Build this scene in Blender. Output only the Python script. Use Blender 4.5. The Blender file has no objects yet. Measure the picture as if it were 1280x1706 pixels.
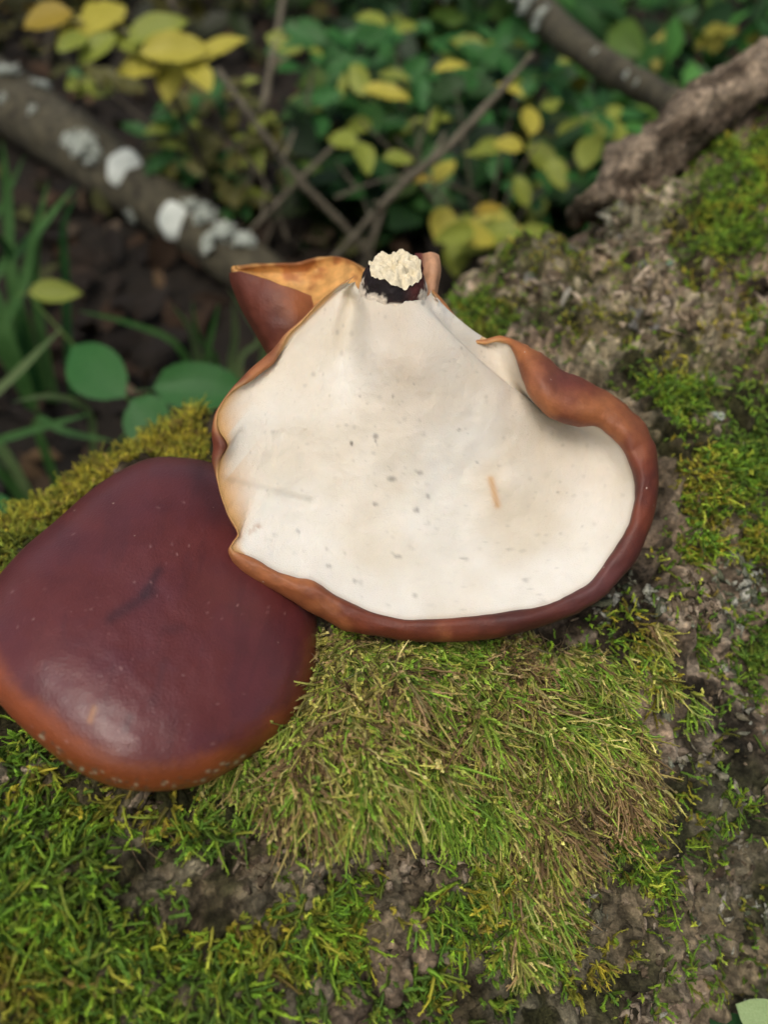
import bpy, math, random
import numpy as np

random.seed(7)
rng = np.random.default_rng(11)
scene = bpy.context.scene
COL = scene.collection

# ------------------------------------------------------------------ camera, sky, sun, exposure
F = 1313.0                       # focal length in photo pixels (1280 wide)
PITCH = math.radians(48)
R_LOG = 0.166
AZ = math.radians(40)            # heading of the log
RC = np.array([[1, 0, 0], [0, math.sin(PITCH), math.cos(PITCH)], [0, -math.cos(PITCH), math.sin(PITCH)]]).T
AX = np.array([math.cos(AZ), math.sin(AZ), 0.0])

def ray(px, py):
    px, py = np.asarray(px, float), np.asarray(py, float)
    v = np.stack([(px - 640) / F, -(py - 853) / F, -np.ones(np.broadcast(px, py).shape)], -1)
    return v @ RC.T

def _log_depth(c, x, y):
    d = ray(x, y); dp = d - AX * (d @ AX); cp = c - AX * (c @ AX)
    A = dp @ dp; B = -2 * dp @ cp; C = cp @ cp - R_LOG ** 2
    D = B * B - 4 * A * C
    return 9 if D < 0 else (-B - math.sqrt(D)) / 2 / A

r0 = ray(240, 755); n0 = np.cross(AX, r0); n0 /= np.linalg.norm(n0)
if n0 @ ray(640, 1400) < 0: n0 = -n0
q0 = r0 - AX * (r0 @ AX); q0 /= np.linalg.norm(q0)
lo, hi = 0.05, 1.0
for _ in range(60):
    t_ = (lo + hi) / 2
    if _log_depth(q0 * t_ + n0 * R_LOG, 700, 1060) > 0.209: hi = t_
    else: lo = t_
LOGC = q0 * t_ + n0 * R_LOG
HC = R_LOG - LOGC[2] - 0.012     # camera height: the log is sunk 12 mm into the soil
CAM = np.array([0, 0, HC])
LOGC = LOGC + CAM

def P(px, py, depth):
    return CAM + ray(px, py) * np.asarray(depth, float)[..., None]

def project(W):
    v = (W - CAM) @ RC
    d = -v[..., 2]
    return 640 + v[..., 0] / d * F, 853 - v[..., 1] / d * F, d

def ground_depth(px, py, z=0.0):
    return (z - HC) / ray(px, py)[..., 2]

cam = bpy.data.cameras.new('camera'); cam_o = bpy.data.objects.new('camera', cam); COL.objects.link(cam_o)
cam_o.location = CAM; cam_o.rotation_euler = (math.pi / 2 - PITCH, 0, 0)
cam.sensor_fit = 'HORIZONTAL'; cam.sensor_width = 36; cam.lens = 36 * F / 1280
cam.clip_start = 0.005; cam.clip_end = 500
cam.dof.use_dof = True; cam.dof.focus_distance = 0.196; cam.dof.aperture_fstop = 11.0
scene.camera = cam_o

SUN_ELEV, SUN_AZ = math.radians(62), math.radians(204)   # azimuth of the sun from +Y, clockwise
world = bpy.data.worlds.new('World'); scene.world = world; world.use_nodes = True
wn = world.node_tree; wn.nodes.clear()
sky = wn.nodes.new('ShaderNodeTexSky'); sky.sky_type = 'NISHITA'; sky.sun_disc = False
sky.sun_elevation = SUN_ELEV; sky.sun_rotation = SUN_AZ
sky.air_density = 1.0; sky.dust_density = 6.0; sky.ozone_density = 0.6
bg = wn.nodes.new('ShaderNodeBackground'); bg.inputs['Strength'].default_value = 0.12
wo = wn.nodes.new('ShaderNodeOutputWorld')
wn.links.new(sky.outputs[0], bg.inputs[0]); wn.links.new(bg.outputs[0], wo.inputs[0])
sun = bpy.data.lights.new('sun', 'SUN'); sun.energy = 1.25; sun.angle = math.radians(45); sun.color = (1, .97, .91)
sun_o = bpy.data.objects.new('sun', sun); COL.objects.link(sun_o); sun_o.location = (0, 0, 5)
from mathutils import Vector, Matrix
sd = Vector((math.sin(SUN_AZ) * math.cos(SUN_ELEV), math.cos(SUN_AZ) * math.cos(SUN_ELEV), math.sin(SUN_ELEV)))
sun_o.rotation_euler = sd.to_track_quat('Z', 'Y').to_euler()

scene.view_settings.view_transform = 'Standard'; scene.view_settings.look = 'None'
scene.view_settings.exposure = 0.78; scene.view_settings.gamma = 1.0
scene.render.engine = 'CYCLES'
scene.render.resolution_x = 769; scene.render.resolution_y = 1024

# ------------------------------------------------------------------ numeric helpers
def _h(ix, iy, iz, seed):
    x = (ix.astype(np.int64) * 374761393 + iy.astype(np.int64) * 668265263 + iz.astype(np.int64) * 2147483647 + seed * 974634777) & 0xffffffff
    x = ((x ^ (x >> 13)) * 1274126177) & 0xffffffff
    x = (x ^ (x >> 16)) & 0xffffffff
    return x / 4294967295.0

def vnoise(Q, seed=0):
    i = np.floor(Q); f = Q - i; f = f * f * f * (f * (f * 6 - 15) + 10); i = i.astype(np.int64)
    r = 0
    for dx in (0, 1):
        wx = f[..., 0] if dx else 1 - f[..., 0]
        for dy in (0, 1):
            wy = f[..., 1] if dy else 1 - f[..., 1]
            for dz in (0, 1):
                wz = f[..., 2] if dz else 1 - f[..., 2]
                r = r + wx * wy * wz * _h(i[..., 0] + dx, i[..., 1] + dy, i[..., 2] + dz, seed)
    return r * 2 - 1

def fbm(Q, freq, octv=4, seed=0, gain=.5):
    r = 0; a = 1; s = 0
    for k in range(octv):
        r = r + a * vnoise(Q * freq, seed + 17 * k); s += a; a *= gain; freq *= 2.03
    return r / s

def worley(Q, freq, seed=0):
    q = Q * freq; i = np.floor(q).astype(np.int64)
    best = np.full(q.shape[:-1], 9.0); second = best.copy(); idv = np.zeros(q.shape[:-1])
    for dx in (-1, 0, 1):
        for dy in (-1, 0, 1):
            for dz in (-1, 0, 1):
                c = i + np.array([dx, dy, dz])
                o = np.stack([_h(c[..., 0], c[..., 1], c[..., 2], seed + k) for k in range(3)], -1)
                d = np.linalg.norm(c + o - q, axis=-1)
                cid = _h(c[..., 0], c[..., 1], c[..., 2], seed + 5)
                nb = d < best
                second = np.where(nb, best, np.minimum(second, d)); idv = np.where(nb, cid, idv); best = np.where(nb, d, best)
    return best, second, idv

def smooth(a, b, x):
    t = np.clip((x - a) / (b - a), 0, 1); return t * t * (3 - 2 * t)

def catmull(pts, n, closed=False):
    pts = np.asarray(pts, float); m = len(pts)
    u = np.linspace(0, m if closed else m - 1, n, endpoint=not closed)
    i = np.floor(u).astype(int)
    if not closed: i = np.minimum(i, m - 2)
    f = (u - i)[:, None]
    g = (lambda k: pts[k % m]) if closed else (lambda k: pts[np.clip(k, 0, m - 1)])
    p0, p1, p2, p3 = g(i - 1), g(i), g(i + 1), g(i + 2)
    return .5 * (2 * p1 + (p2 - p0) * f + (2 * p0 - 5 * p1 + 4 * p2 - p3) * f ** 2 + (3 * p1 - p0 - 3 * p2 + p3) * f ** 3)

def norm(v): return v / np.maximum(np.linalg.norm(v, axis=-1, keepdims=True), 1e-12)

# ------------------------------------------------------------------ object helpers
def mesh_np(name, V, quads=None, tris=None, col=None, smooth_=True, attrs=None):
    V = np.asarray(V, np.float32).reshape(-1, 3)
    me = bpy.data.meshes.new(name)
    fl, ls, lt = [], [], []
    n = 0
    if quads is not None and len(quads):
        q = np.asarray(quads, np.int32).reshape(-1, 4); fl.append(q.ravel()); ls.append(np.arange(len(q)) * 4); lt.append(np.full(len(q), 4)); n = len(q) * 4
    if tris is not None and len(tris):
        t = np.asarray(tris, np.int32).reshape(-1, 3); fl.append(t.ravel()); ls.append(np.arange(len(t)) * 3 + n); lt.append(np.full(len(t), 3))
    fl, ls = np.concatenate(fl), np.concatenate(ls)
    me.vertices.add(len(V)); me.vertices.foreach_set('co', V.ravel())
    me.loops.add(len(fl)); me.loops.foreach_set('vertex_index', fl.astype(np.int32))
    me.polygons.add(len(ls)); me.polygons.foreach_set('loop_start', ls.astype(np.int32))
    me.update(calc_edges=True); me.validate()
    if smooth_: me.polygons.foreach_set('use_smooth', np.ones(len(me.polygons), bool))
    if col is not None:
        c = np.ones((len(V), 4), np.float32); c[:, :3] = np.asarray(col, np.float32).reshape(-1, 3)
        a = me.color_attributes.new('col', 'FLOAT_COLOR', 'POINT'); a.data.foreach_set('color', c.ravel())
    for k, v in (attrs or {}).items():
        a = me.attributes.new(k, 'FLOAT', 'POINT'); a.data.foreach_set('value', np.asarray(v, np.float32).ravel())
    me.update()
    return me

def obj(name, me, mat=None, parent=None, loc=None):
    o = bpy.data.objects.new(name, me); COL.objects.link(o)
    if mat is not None and not me.materials: me.materials.append(mat)
    if parent is not None: o.parent = parent
    if loc is not None: o.location = loc
    return o

def thing(name, label, cat, loc, group=None):
    o = bpy.data.objects.new(name, None); COL.objects.link(o); o.location = loc; o.empty_display_size = .01
    return tag(o, label, cat, group)

def tag(o, label=None, cat=None, group=None, kind=None):
    if label: o['label'] = label
    if cat: o['category'] = cat
    if group: o['group'] = group
    if kind: o['kind'] = kind
    return o

def part(name, V, quads, tris, mat, parent, col=None, **k):
    base = np.array(parent.location) if parent is not None else np.zeros(3)
    p = parent
    while p is not None and p.parent is not None:
        p = p.parent; base = base + np.array(p.location)
    return obj(name, mesh_np(name, np.asarray(V).reshape(-1, 3) - base, quads, tris, col, **k), mat, parent)

def grid_quads(nu, nv, wrap=False, off=0):
    i = np.arange(nu if wrap else nu - 1); j = np.arange(nv - 1)
    I, J = np.meshgrid(i, j, indexing='ij'); I2 = (I + 1) % nu
    return np.stack([I * nv + J, I2 * nv + J, I2 * nv + J + 1, I * nv + J + 1], -1).reshape(-1, 4) + off

def tube(path, rad, n=10, rough=0.0, rfreq=60, seed=0, cap=True):
    path = np.asarray(path, float); m = len(path); rad = np.broadcast_to(rad, (m,))
    T = norm(np.gradient(path, axis=0)); ref = np.array([.3, .2, 1.0])
    S = norm(np.cross(T, ref)); N = np.cross(T, S)
    a = np.linspace(0, 2 * np.pi, n, endpoint=False)
    D = np.cos(a)[None, :, None] * S[:, None] + np.sin(a)[None, :, None] * N[:, None]
    V = path[:, None] + D * rad[:, None, None]
    if rough: V = V + D * (fbm(V, rfreq, 4, seed) * rough)[..., None]
    q = grid_quads(m, n + 0, False)
    I, J = np.meshgrid(np.arange(m - 1), np.arange(n), indexing='ij')
    q = np.stack([I * n + J, I * n + (J + 1) % n, (I + 1) * n + (J + 1) % n, (I + 1) * n + J], -1).reshape(-1, 4)
    V = V.reshape(-1, 3); tr = None
    if cap:
        V = np.vstack([V, path[:1], path[-1:]]); k = m * n
        j = np.arange(n); j2 = (j + 1) % n
        tr = np.vstack([np.stack([np.full(n, k), j2, j], -1), np.stack([np.full(n, k + 1), (m - 1) * n + j, (m - 1) * n + j2], -1)])
    return V, q, tr

# ------------------------------------------------------------------ materials
def nodes(name):
    m = bpy.data.materials.new(name); m.use_nodes = True; t = m.node_tree
    b = t.nodes['Principled BSDF']
    return m, t, b

def noise_node(t, scale, detail=5, rough=.6, coord='Object'):
    tc = t.nodes.new('ShaderNodeTexCoord'); nz = t.nodes.new('ShaderNodeTexNoise')
    nz.inputs['Scale'].default_value = scale; nz.inputs['Detail'].default_value = detail; nz.inputs['Roughness'].default_value = rough
    t.links.new(tc.outputs[coord], nz.inputs['Vector']); return nz

def ramp(t, fac, stops):
    r = t.nodes.new('ShaderNodeValToRGB'); t.links.new(fac, r.inputs[0])
    e = r.color_ramp.elements
    while len(e) < len(stops): e.new(.5)
    for k, (p, c) in enumerate(stops): e[k].position = p; e[k].color = (*c, 1) if len(c) == 3 else c
    return r

def mixrgb(t, mode, fac, a, b):
    m = t.nodes.new('ShaderNodeMix'); m.data_type = 'RGBA'; m.blend_type = mode
    for s, v in ((m.inputs[0], fac), (m.inputs[6], a), (m.inputs[7], b)):
        if hasattr(v, 'links'): t.links.new(v, s)
        elif isinstance(v, (int, float)): s.default_value = v
        else: s.default_value = (*v, 1)
    return m.outputs[2]

def attr_col(t, name='col'):
    a = t.nodes.new('ShaderNodeAttribute'); a.attribute_name = name; return a

def bump(t, b, h, strength, dist):
    n = t.nodes.new('ShaderNodeBump'); n.inputs['Strength'].default_value = strength; n.inputs['Distance'].default_value = dist
    t.links.new(h, n.inputs['Height']); t.links.new(n.outputs[0], b.inputs['Normal']); return n

def mat_vcol(name, rough=.7, nscale=400, namp=.35, bstr=0., bdist=.001, transl=0., spec=.3, coat=0.):
    """colour from the mesh's own 'col' attribute, broken up by noise"""
    m, t, b = nodes(name)
    a = attr_col(t); nz = noise_node(t, nscale)
    r = ramp(t, nz.outputs[0], [(.25, (1 - namp,) * 3), (.75, (1 + namp,) * 3)])
    c = mixrgb(t, 'MULTIPLY', 1.0, a.outputs[0], r.outputs[0])
    t.links.new(c, b.inputs['Base Color'])
    b.inputs['Roughness'].default_value = rough; b.inputs['Specular IOR Level'].default_value = spec
    b.inputs['Coat Weight'].default_value = coat
    if bstr: bump(t, b, nz.outputs[0], bstr, bdist)
    if transl:
        tr = t.nodes.new('ShaderNodeBsdfTranslucent'); t.links.new(c, tr.inputs[0])
        mx = t.nodes.new('ShaderNodeMixShader'); mx.inputs[0].default_value = transl
        t.links.new(b.outputs[0], mx.inputs[1]); t.links.new(tr.outputs[0], mx.inputs[2])
        t.links.new(mx.outputs[0], t.nodes['Material Output'].inputs[0])
    return m

def mat_plain(name, c1, c2, scale=200, rough=.7, bstr=.3, bdist=.001, transl=0., spec=.3):
    m, t, b = nodes(name)
    nz = noise_node(t, scale); r = ramp(t, nz.outputs[0], [(.3, c1), (.7, c2)])
    t.links.new(r.outputs[0], b.inputs['Base Color']); b.inputs['Roughness'].default_value = rough
    b.inputs['Specular IOR Level'].default_value = spec
    if bstr: bump(t, b, nz.outputs[0], bstr, bdist)
    if transl:
        tr = t.nodes.new('ShaderNodeBsdfTranslucent'); t.links.new(r.outputs[0], tr.inputs[0])
        mx = t.nodes.new('ShaderNodeMixShader'); mx.inputs[0].default_value = transl
        t.links.new(b.outputs[0], mx.inputs[1]); t.links.new(tr.outputs[0], mx.inputs[2])
        t.links.new(mx.outputs[0], t.nodes['Material Output'].inputs[0])
    return m

M = {}
M['moss'] = mat_vcol('moss', rough=.6, nscale=900, namp=.2, transl=.35, spec=.25)
def bark_material():
    m, t, b = nodes('bark')
    a = attr_col(t); nz = noise_node(t, 420, 8, .7); n2 = noise_node(t, 90, 4, .6)
    tc = t.nodes.new('ShaderNodeTexCoord'); wv = t.nodes.new('ShaderNodeVectorMath'); wv.operation = 'MULTIPLY_ADD'
    wv.inputs[1].default_value = (.006,) * 3; t.links.new(n2.outputs['Color'], wv.inputs[0]); t.links.new(tc.outputs['Object'], wv.inputs[2])
    vo = t.nodes.new('ShaderNodeTexVoronoi'); vo.inputs['Scale'].default_value = 330; t.links.new(wv.outputs[0], vo.inputs['Vector'])
    r = ramp(t, nz.outputs[0], [(.3, (.35,) * 3), (.52, (.9,) * 3), (.72, (1.7, 1.65, 1.55))])
    c = mixrgb(t, 'MULTIPLY', 1.0, a.outputs[0], r.outputs[0])
    r2 = ramp(t, vo.outputs['Color'], [(.2, (.6, .58, .55)), (.8, (1.35, 1.3, 1.25))])
    c = mixrgb(t, 'MULTIPLY', .8, c, r2.outputs[0])
    t.links.new(c, b.inputs['Base Color']); b.inputs['Roughness'].default_value = .9; b.inputs['Specular IOR Level'].default_value = .15
    b1 = bump(t, b, nz.outputs[0], 1.0, .0022)
    b2_ = t.nodes.new('ShaderNodeBump'); b2_.inputs['Strength'].default_value = .9; b2_.inputs['Distance'].default_value = .0016; b2_.invert = True
    t.links.new(vo.outputs['Distance'], b2_.inputs['Height']); t.links.new(b1.outputs[0], b2_.inputs['Normal']); t.links.new(b2_.outputs[0], b.inputs['Normal'])
    return m
M['bark'] = bark_material()
M['crumb'] = mat_vcol('bark_crumb', rough=.9, nscale=1400, namp=.6, bstr=1.0, bdist=.0009, spec=.15)
M['leafv'] = mat_vcol('leaf_mixed', rough=.55, nscale=90, namp=.25, transl=.3)
M['litter'] = mat_vcol('leaf_litter', rough=.8, nscale=120, namp=.4, transl=.1)
M['soil'] = mat_plain('forest_soil', (.005, .004, .0025), (.018, .013, .008), 40, .95, .8, .01)
M['twig'] = mat_plain('twig_bark', (.07, .06, .04), (.18, .16, .115), 160, .8, .4, .001)
M['darktwig'] = mat_plain('dark_twig_bark', (.035, .03, .02), (.10, .085, .06), 120, .85, .4, .001)
M['branch'] = mat_plain('branch_bark', (.016, .014, .009), (.095, .085, .052), 70, .85, .8, .003)
M['lichen'] = mat_plain('pale_lichen', (.16, .19, .16), (.50, .54, .48), 160, .8, .5, .001)
M['lichen_disc'] = mat_plain('white_crust_lichen', (.38, .42, .38), (.56, .60, .55), 60, .8, .3, .001)
M['lichen_teal'] = mat_plain('green_grey_lichen', (.13, .22, .16), (.30, .40, .30), 500, .8, .5, .001)
M['lichen_grey'] = mat_plain('grey_twig_lichen', (.28, .28, .25), (.58, .57, .52), 400, .8, .5, .001)
def leafmat(n, c1, c2): M[n] = mat_plain(n, c1, c2, 35, .5, .15, .002, .3)
leafmat('leaf_green', (.022, .095, .022), (.05, .16, .035))
leafmat('leaf_broad', (.025, .11, .026), (.05, .18, .04))
leafmat('leaf_dark', (.010, .045, .012), (.022, .085, .02))
leafmat('leaf_yellow', (.36, .33, .03), (.54, .48, .09))
leafmat('leaf_olive', (.15, .21, .025), (.32, .35, .06))
leafmat('leaf_ochre', (.24, .17, .02), (.40, .30, .04))
leafmat('leaf_pale', (.28, .42, .16), (.42, .55, .26))
leafmat('grass', (.03, .10, .02), (.08, .18, .05))
leafmat('stem_green', (.06, .12, .02), (.12, .18, .04))
leafmat('grass_pale', (.08, .15, .05), (.16, .22, .09))

# ------------------------------------------------------------------ ground
def ground():
    xs = np.concatenate([np.linspace(-40, -2.2, 16), np.linspace(-2, 2, 110), np.linspace(2.2, 40, 16)])
    ys = np.concatenate([np.linspace(-40, -1.2, 16), np.linspace(-1, 3, 110), np.linspace(3.3, 60, 16)])
    X, Y = np.meshgrid(xs, ys, indexing='ij')
    Q = np.stack([X, Y, np.zeros_like(X)], -1)
    Z = fbm(Q, 3, 4, 3) * .03 * smooth(9, 3, np.hypot(X, Y)) - .004
    V = np.stack([X, Y, Z], -1)
    o = obj('ground', mesh_np('ground', V, grid_quads(len(xs), len(ys))), M['soil'])
    tag(o, 'dark forest soil under the log and the undergrowth', kind='structure')
ground()
def ground_z(x, y):
    Q = np.stack([np.asarray(x, float), np.asarray(y, float), np.zeros_like(np.asarray(x, float))], -1)
    return fbm(Q, 3, 4, 3) * .03 - .004

# ------------------------------------------------------------------ outlines of the two caps, measured on the photograph
ROWS = np.array([  # white edge x, y, outer rim x, y, depth of the edge, depth of the bowl behind it (mm)
 (592, 462, 591, 460, .2125, 2), (562, 480, 561, 478, .2130, 3), (530, 508, 528, 506, .2125, 3), (505, 535, 502, 532, .2115, 4), (480, 562, 475, 556, .2100, 4),
 (462, 600, 449, 588, .2075, 4), (425, 630, 412, 620, .2045, 5), (388, 653, 384, 649, .2020, 5), (363, 688, 360, 685, .1990, 5), (364, 715, 353, 715, .1980, 6),
 (380, 742, 352, 742, .1975, 6), (368, 765, 354, 768, .1970, 6), (363, 795, 360, 796, .1965, 6), (371, 830, 369, 831, .1960, 6), (383, 862, 381, 863, .1955, 6),
 (397, 888, 395, 889, .1955, 6), (389, 903, 386, 904, .1945, 6), (386, 914, 380, 920, .1940, 6), (410, 925, 395, 945, .1940, 6), (450, 945, 425, 968, .1940, 6.5),
 (490, 962, 470, 992, .1940, 7), (525, 970, 515, 1017, .1940, 7), (560, 992, 560, 1040, .1940, 7), (610, 1015, 610, 1056, .1940, 7), (670, 1031, 665, 1066, .1945, 7),
 (740, 1030, 740, 1069, .1955, 8), (820, 1024, 830, 1062, .1970, 8), (900, 1010, 915, 1040, .1990, 9), (950, 990, 975, 1014, .2005, 10), (985, 968, 1020, 980, .2020, 11),
 (1015, 930, 1060, 935, .2035, 12), (1040, 890, 1085, 880, .2050, 13), (1055, 850, 1098, 815, .2060, 14), (1058, 810, 1098, 765, .2070, 15), (1045, 765, 1088, 725, .2075, 16),
 (1025, 735, 1065, 692, .2080, 16), (995, 712, 1030, 662, .2075, 17), (960, 710, 985, 635, .2070, 18), (920, 698, 945, 610, .2065, 18), (890, 670, 915, 590, .2065, 17),
 (870, 635, 888, 578, .2080, 14), (862, 600, 865, 570, .2110, 10), (850, 578, 845, 562, .2140, 6), (830, 570, 828, 560, .2155, 4), (805, 574, 802, 566, .2160, 3),
 (785, 566, 784, 560, .2160, 3), (765, 545, 768, 540, .2155, 2), (742, 515, 745, 508, .2145, 2), (718, 488, 722, 482, .2125, 2)], float)
OUT = [(300, 762), (240, 766), (165, 806), (92, 868), (30, 922), (-18, 985), (-40, 1060), (-30, 1130), (10, 1185), (62, 1235), (125, 1283), (195, 1312), (270, 1318), (350, 1302), (430, 1252), (488, 1203), (518, 1150), (528, 1085), (526, 1020), (505, 945), (462, 868), (408, 805), (355, 772)]

def in_poly(px, py, poly):
    r = np.zeros(px.shape, bool); m = len(poly)
    for i in range(m):
        (x1, y1), (x2, y2) = poly[i], poly[(i + 1) % m]
        if y1 == y2: continue
        r ^= ((y1 > py) != (y2 > py)) & (px < (x2 - x1) * (py - y1) / (y2 - y1) + x1)
    return r
WHITE_POLY = ROWS[:, 2:4]; BROWN_POLY = np.array(OUT, float)
def under_cap(px, py, grow=0.):
    w = np.array([740, 800.]); b = np.array([255, 1080.])
    return in_poly(px, py, w + (WHITE_POLY - w) * (1 + grow / 300)) | in_poly(px, py, b + (BROWN_POLY - b) * (.93 + grow / 300))

# ------------------------------------------------------------------ the log
N1 = np.array([0, 0, 1.0]); N2 = np.cross(AX, N1)      # N2 points to the camera side
L_REF = float((P(700, 1060, .209) - LOGC) @ AX)
def log_axis(th):                                      # th = 0 on top, grows toward the camera
    return np.cos(th)[..., None] * N1 + np.sin(th)[..., None] * N2

def log_disp(th, l):
    n = log_axis(th); Q = LOGC + l[..., None] * AX + n * R_LOG
    px, py, d = project(Q); px = np.where(d > .05, px, 9999.)
    Qa = Q + AX * (-.35) * ((Q - LOGC) @ AX)[..., None]    # plates run along the grain
    h = fbm(Q, 9, 3, 21) * .008
    h = h + fbm(Qa, 45, 4, 31) * .0055 + ((1 - np.abs(fbm(Qa, 60, 3, 37)) * 2.2) ** 2 - .5) * .0042
    w1, w2, _ = worley(Qa + .004 * np.stack([fbm(Q, 80, 2, 5), fbm(Q, 80, 2, 6), fbm(Q, 80, 2, 7)], -1), 95, 41)
    h = h + smooth(.0, .45, w2 - w1) * .0030 * (1 + .8 * fbm(Q, 35, 2, 33)) - .0015
    wl1, wl2, _ = worley(Q + .003 * np.stack([fbm(Q, 120, 2, 15), fbm(Q, 120, 2, 16), fbm(Q, 120, 2, 17)], -1), 170, 43)
    h = h + (.55 - wl1) * .0052 + smooth(.0, .25, wl2 - wl1) * .0008
    h = h + fbm(Q, 240, 3, 51) * .0026
    g = lambda x, y, rx, ry: np.exp(-((px - x) / rx) ** 2 - ((py - y) / ry) ** 2)
    rs = smooth(720, 600, py) * smooth(700, 800, px)
    h = h + rs * (fbm(Q, 130, 3, 55) * .0045 + smooth(.05, .4, w2 - w1) * .0025)
    h = h + .015 * g(1060, 345, 110, 70) + .017 * g(1230, 265, 170, 90) + .012 * g(1420, 220, 160, 120) + .007 * g(890, 460, 80, 50)
    h = h - .014 * g(972, 398, 34, 26) - .006 * g(1030, 470, 40, 18) - .006 * g(870, 590, 60, 26)
    # keep the bark below the caps that rest on it
    h = h - .003 * g(250, 1250, 200, 90)
    low = np.exp(-((px - 720) / 300) ** 4 - ((py - 960) / 150) ** 4)
    h = h * (1 - .7 * low) - .004 * low
    return h, px, py

def log_point(th, l):
    h, px, py = log_disp(th, l)
    n = log_axis(th)
    return LOGC + l[..., None] * AX + n * (R_LOG + h)[..., None], n, px, py

def build_log():
    l = np.concatenate([np.linspace(-.55, -.16, 40, endpoint=False), np.linspace(-.16, .36, 540, endpoint=False), np.linspace(.36, 1.1, 50)])
    th = np.concatenate([np.linspace(-.75, 1.95, 430, endpoint=False), np.linspace(1.95, 2 * math.pi - .75, 50, endpoint=False)])
    TH, L = np.meshgrid(th, l, indexing='ij')
    V, n, px, py = log_point(TH, L)
    # bark colour: weathered grey-brown bark, pale tan rot, green algae film
    a = fbm(V, 30, 4, 61); b = fbm(V, 110, 3, 71); c = fbm(V, 18, 3, 81)
    dark, tan, grey, alg = np.array([.04, .031, .021]), np.array([.42, .325, .235]), np.array([.35, .315, .245]), np.array([.06, .075, .02])
    col = dark + (tan - dark) * smooth(-.25, .35, a + .5 * b)[..., None]
    col = col + (grey - col) * (smooth(.0, .45, b + .2 * c) * .7)[..., None]
    col = col + (alg - col) * (smooth(-.1, .35, c) * .45)[..., None]
    wq = V + .003 * np.stack([fbm(V, 120, 2, 15), fbm(V, 120, 2, 16), fbm(V, 120, 2, 17)], -1)
    _a, _b, cid = worley(wq, 170, 43)
    col = col * (.55 + 1.0 * cid)[..., None]
    lr = np.exp(-((px - 1180) / 260) ** 2 - ((py - 1430) / 330) ** 2)[..., None]  # paints the log's lower-right shade into the bark, with grey-green lichen tone
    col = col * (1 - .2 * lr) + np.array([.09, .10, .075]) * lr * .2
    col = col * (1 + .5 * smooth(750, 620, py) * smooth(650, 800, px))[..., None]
    hum = smooth(.2, .7, np.maximum(cover(A_BLOBS, px, py), cover(B_BLOBS, px, py)) - cover(BARE, px, py))[..., None]
    col = col + (np.array([.030, .026, .010]) - col) * hum * .4
    base = LOGC.copy(); base[2] = 0
    root = thing('fallen_log', 'mossy fallen log with crumbling brown bark carrying the mushrooms', 'log', base)
    ends = []
    nv = len(l); k = V.size // 3
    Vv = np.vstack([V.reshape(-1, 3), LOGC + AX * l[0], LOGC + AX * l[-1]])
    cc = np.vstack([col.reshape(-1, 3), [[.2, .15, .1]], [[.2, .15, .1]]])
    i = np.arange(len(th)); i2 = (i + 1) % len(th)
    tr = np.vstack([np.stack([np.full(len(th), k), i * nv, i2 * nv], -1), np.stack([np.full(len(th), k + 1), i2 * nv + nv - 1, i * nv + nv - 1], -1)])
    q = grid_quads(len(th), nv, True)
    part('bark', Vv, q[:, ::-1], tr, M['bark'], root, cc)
    return root

# ---- where moss grows: patches measured on the photograph (photo px), turned into places on the log
A_BLOBS = [(690, 1200, 300, 170, 1.2), (560, 1290, 180, 90, 1.0), (860, 1240, 130, 130, .8), (880, 1450, 75, 130, 1.0), (460, 1290, 110, 80, .9), (700, 1090, 300, 60, 1.1), (980, 1110, 70, 60, .4)]
B_BLOBS = [(120, 1600, 260, 170, 1.2), (60, 1420, 170, 130, .8), (330, 1600, 140, 100, .8), (20, 1270, 110, 90, .8), (800, 1530, 130, 90, .9), (560, 1570, 130, 90, 1.0),
           (150, 790, 260, 60, 1.2), (40, 890, 110, 70, 1.3), (330, 740, 110, 50, 1.2), (1215, 390, 90, 100, 1.2), (1275, 320, 50, 50, 1.0), (1190, 440, 80, 50, 1.0),
           (1130, 660, 90, 60, 1.0), (1190, 800, 110, 110, 1.1), (1265, 720, 60, 120, 1.0), (1260, 900, 60, 70, .9), (1160, 925, 60, 40, 1.0), (1090, 940, 40, 70, .7),
           (800, 540, 70, 50, 1.0), (880, 610, 90, 40, .8), (960, 560, 70, 40, .8), (900, 440, 80, 30, .9), (1050, 640, 60, 40, .7), (1130, 290, 30, 22, .9), (1090, 350, 30, 25, .6), (1060, 460, 60, 30, .4),
           (1100, 1090, 70, 50, .7), (1270, 1080, 50, 70, .8), (1070, 1460, 30, 30, .9), (960, 1240, 60, 40, .5), (1250, 560, 60, 40, .6), (420, 1570, 100, 80, .9), (700, 1640, 150, 80, .95), (1010, 1390, 60, 60, .7), (330, 1400, 110, 50, .6), (960, 1620, 90, 60, .5), (1150, 1350, 60, 60, .45)]
BARE = [(470, 1425, 80, 50, 1.0), (210, 1345, 60, 30, .6), (690, 1440, 70, 45, .6), (30, 1300, 45, 45, .7), (640, 1600, 60, 60, .7), (1220, 980, 55, 55, 1.0), (1150, 1010, 60, 45, .7), (1185, 715, 25, 22, 1.2), (1060, 1000, 60, 40, .5), (1090, 450, 40, 30, .8)]
def cover(blobs, px, py):
    w = np.zeros(px.shape)
    for x, y, rx, ry, a in blobs: w = np.maximum(w, a * np.exp(-((px - x) / rx) ** 2 - ((py - y) / ry) ** 2))
    return w

LOG = build_log()

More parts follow.
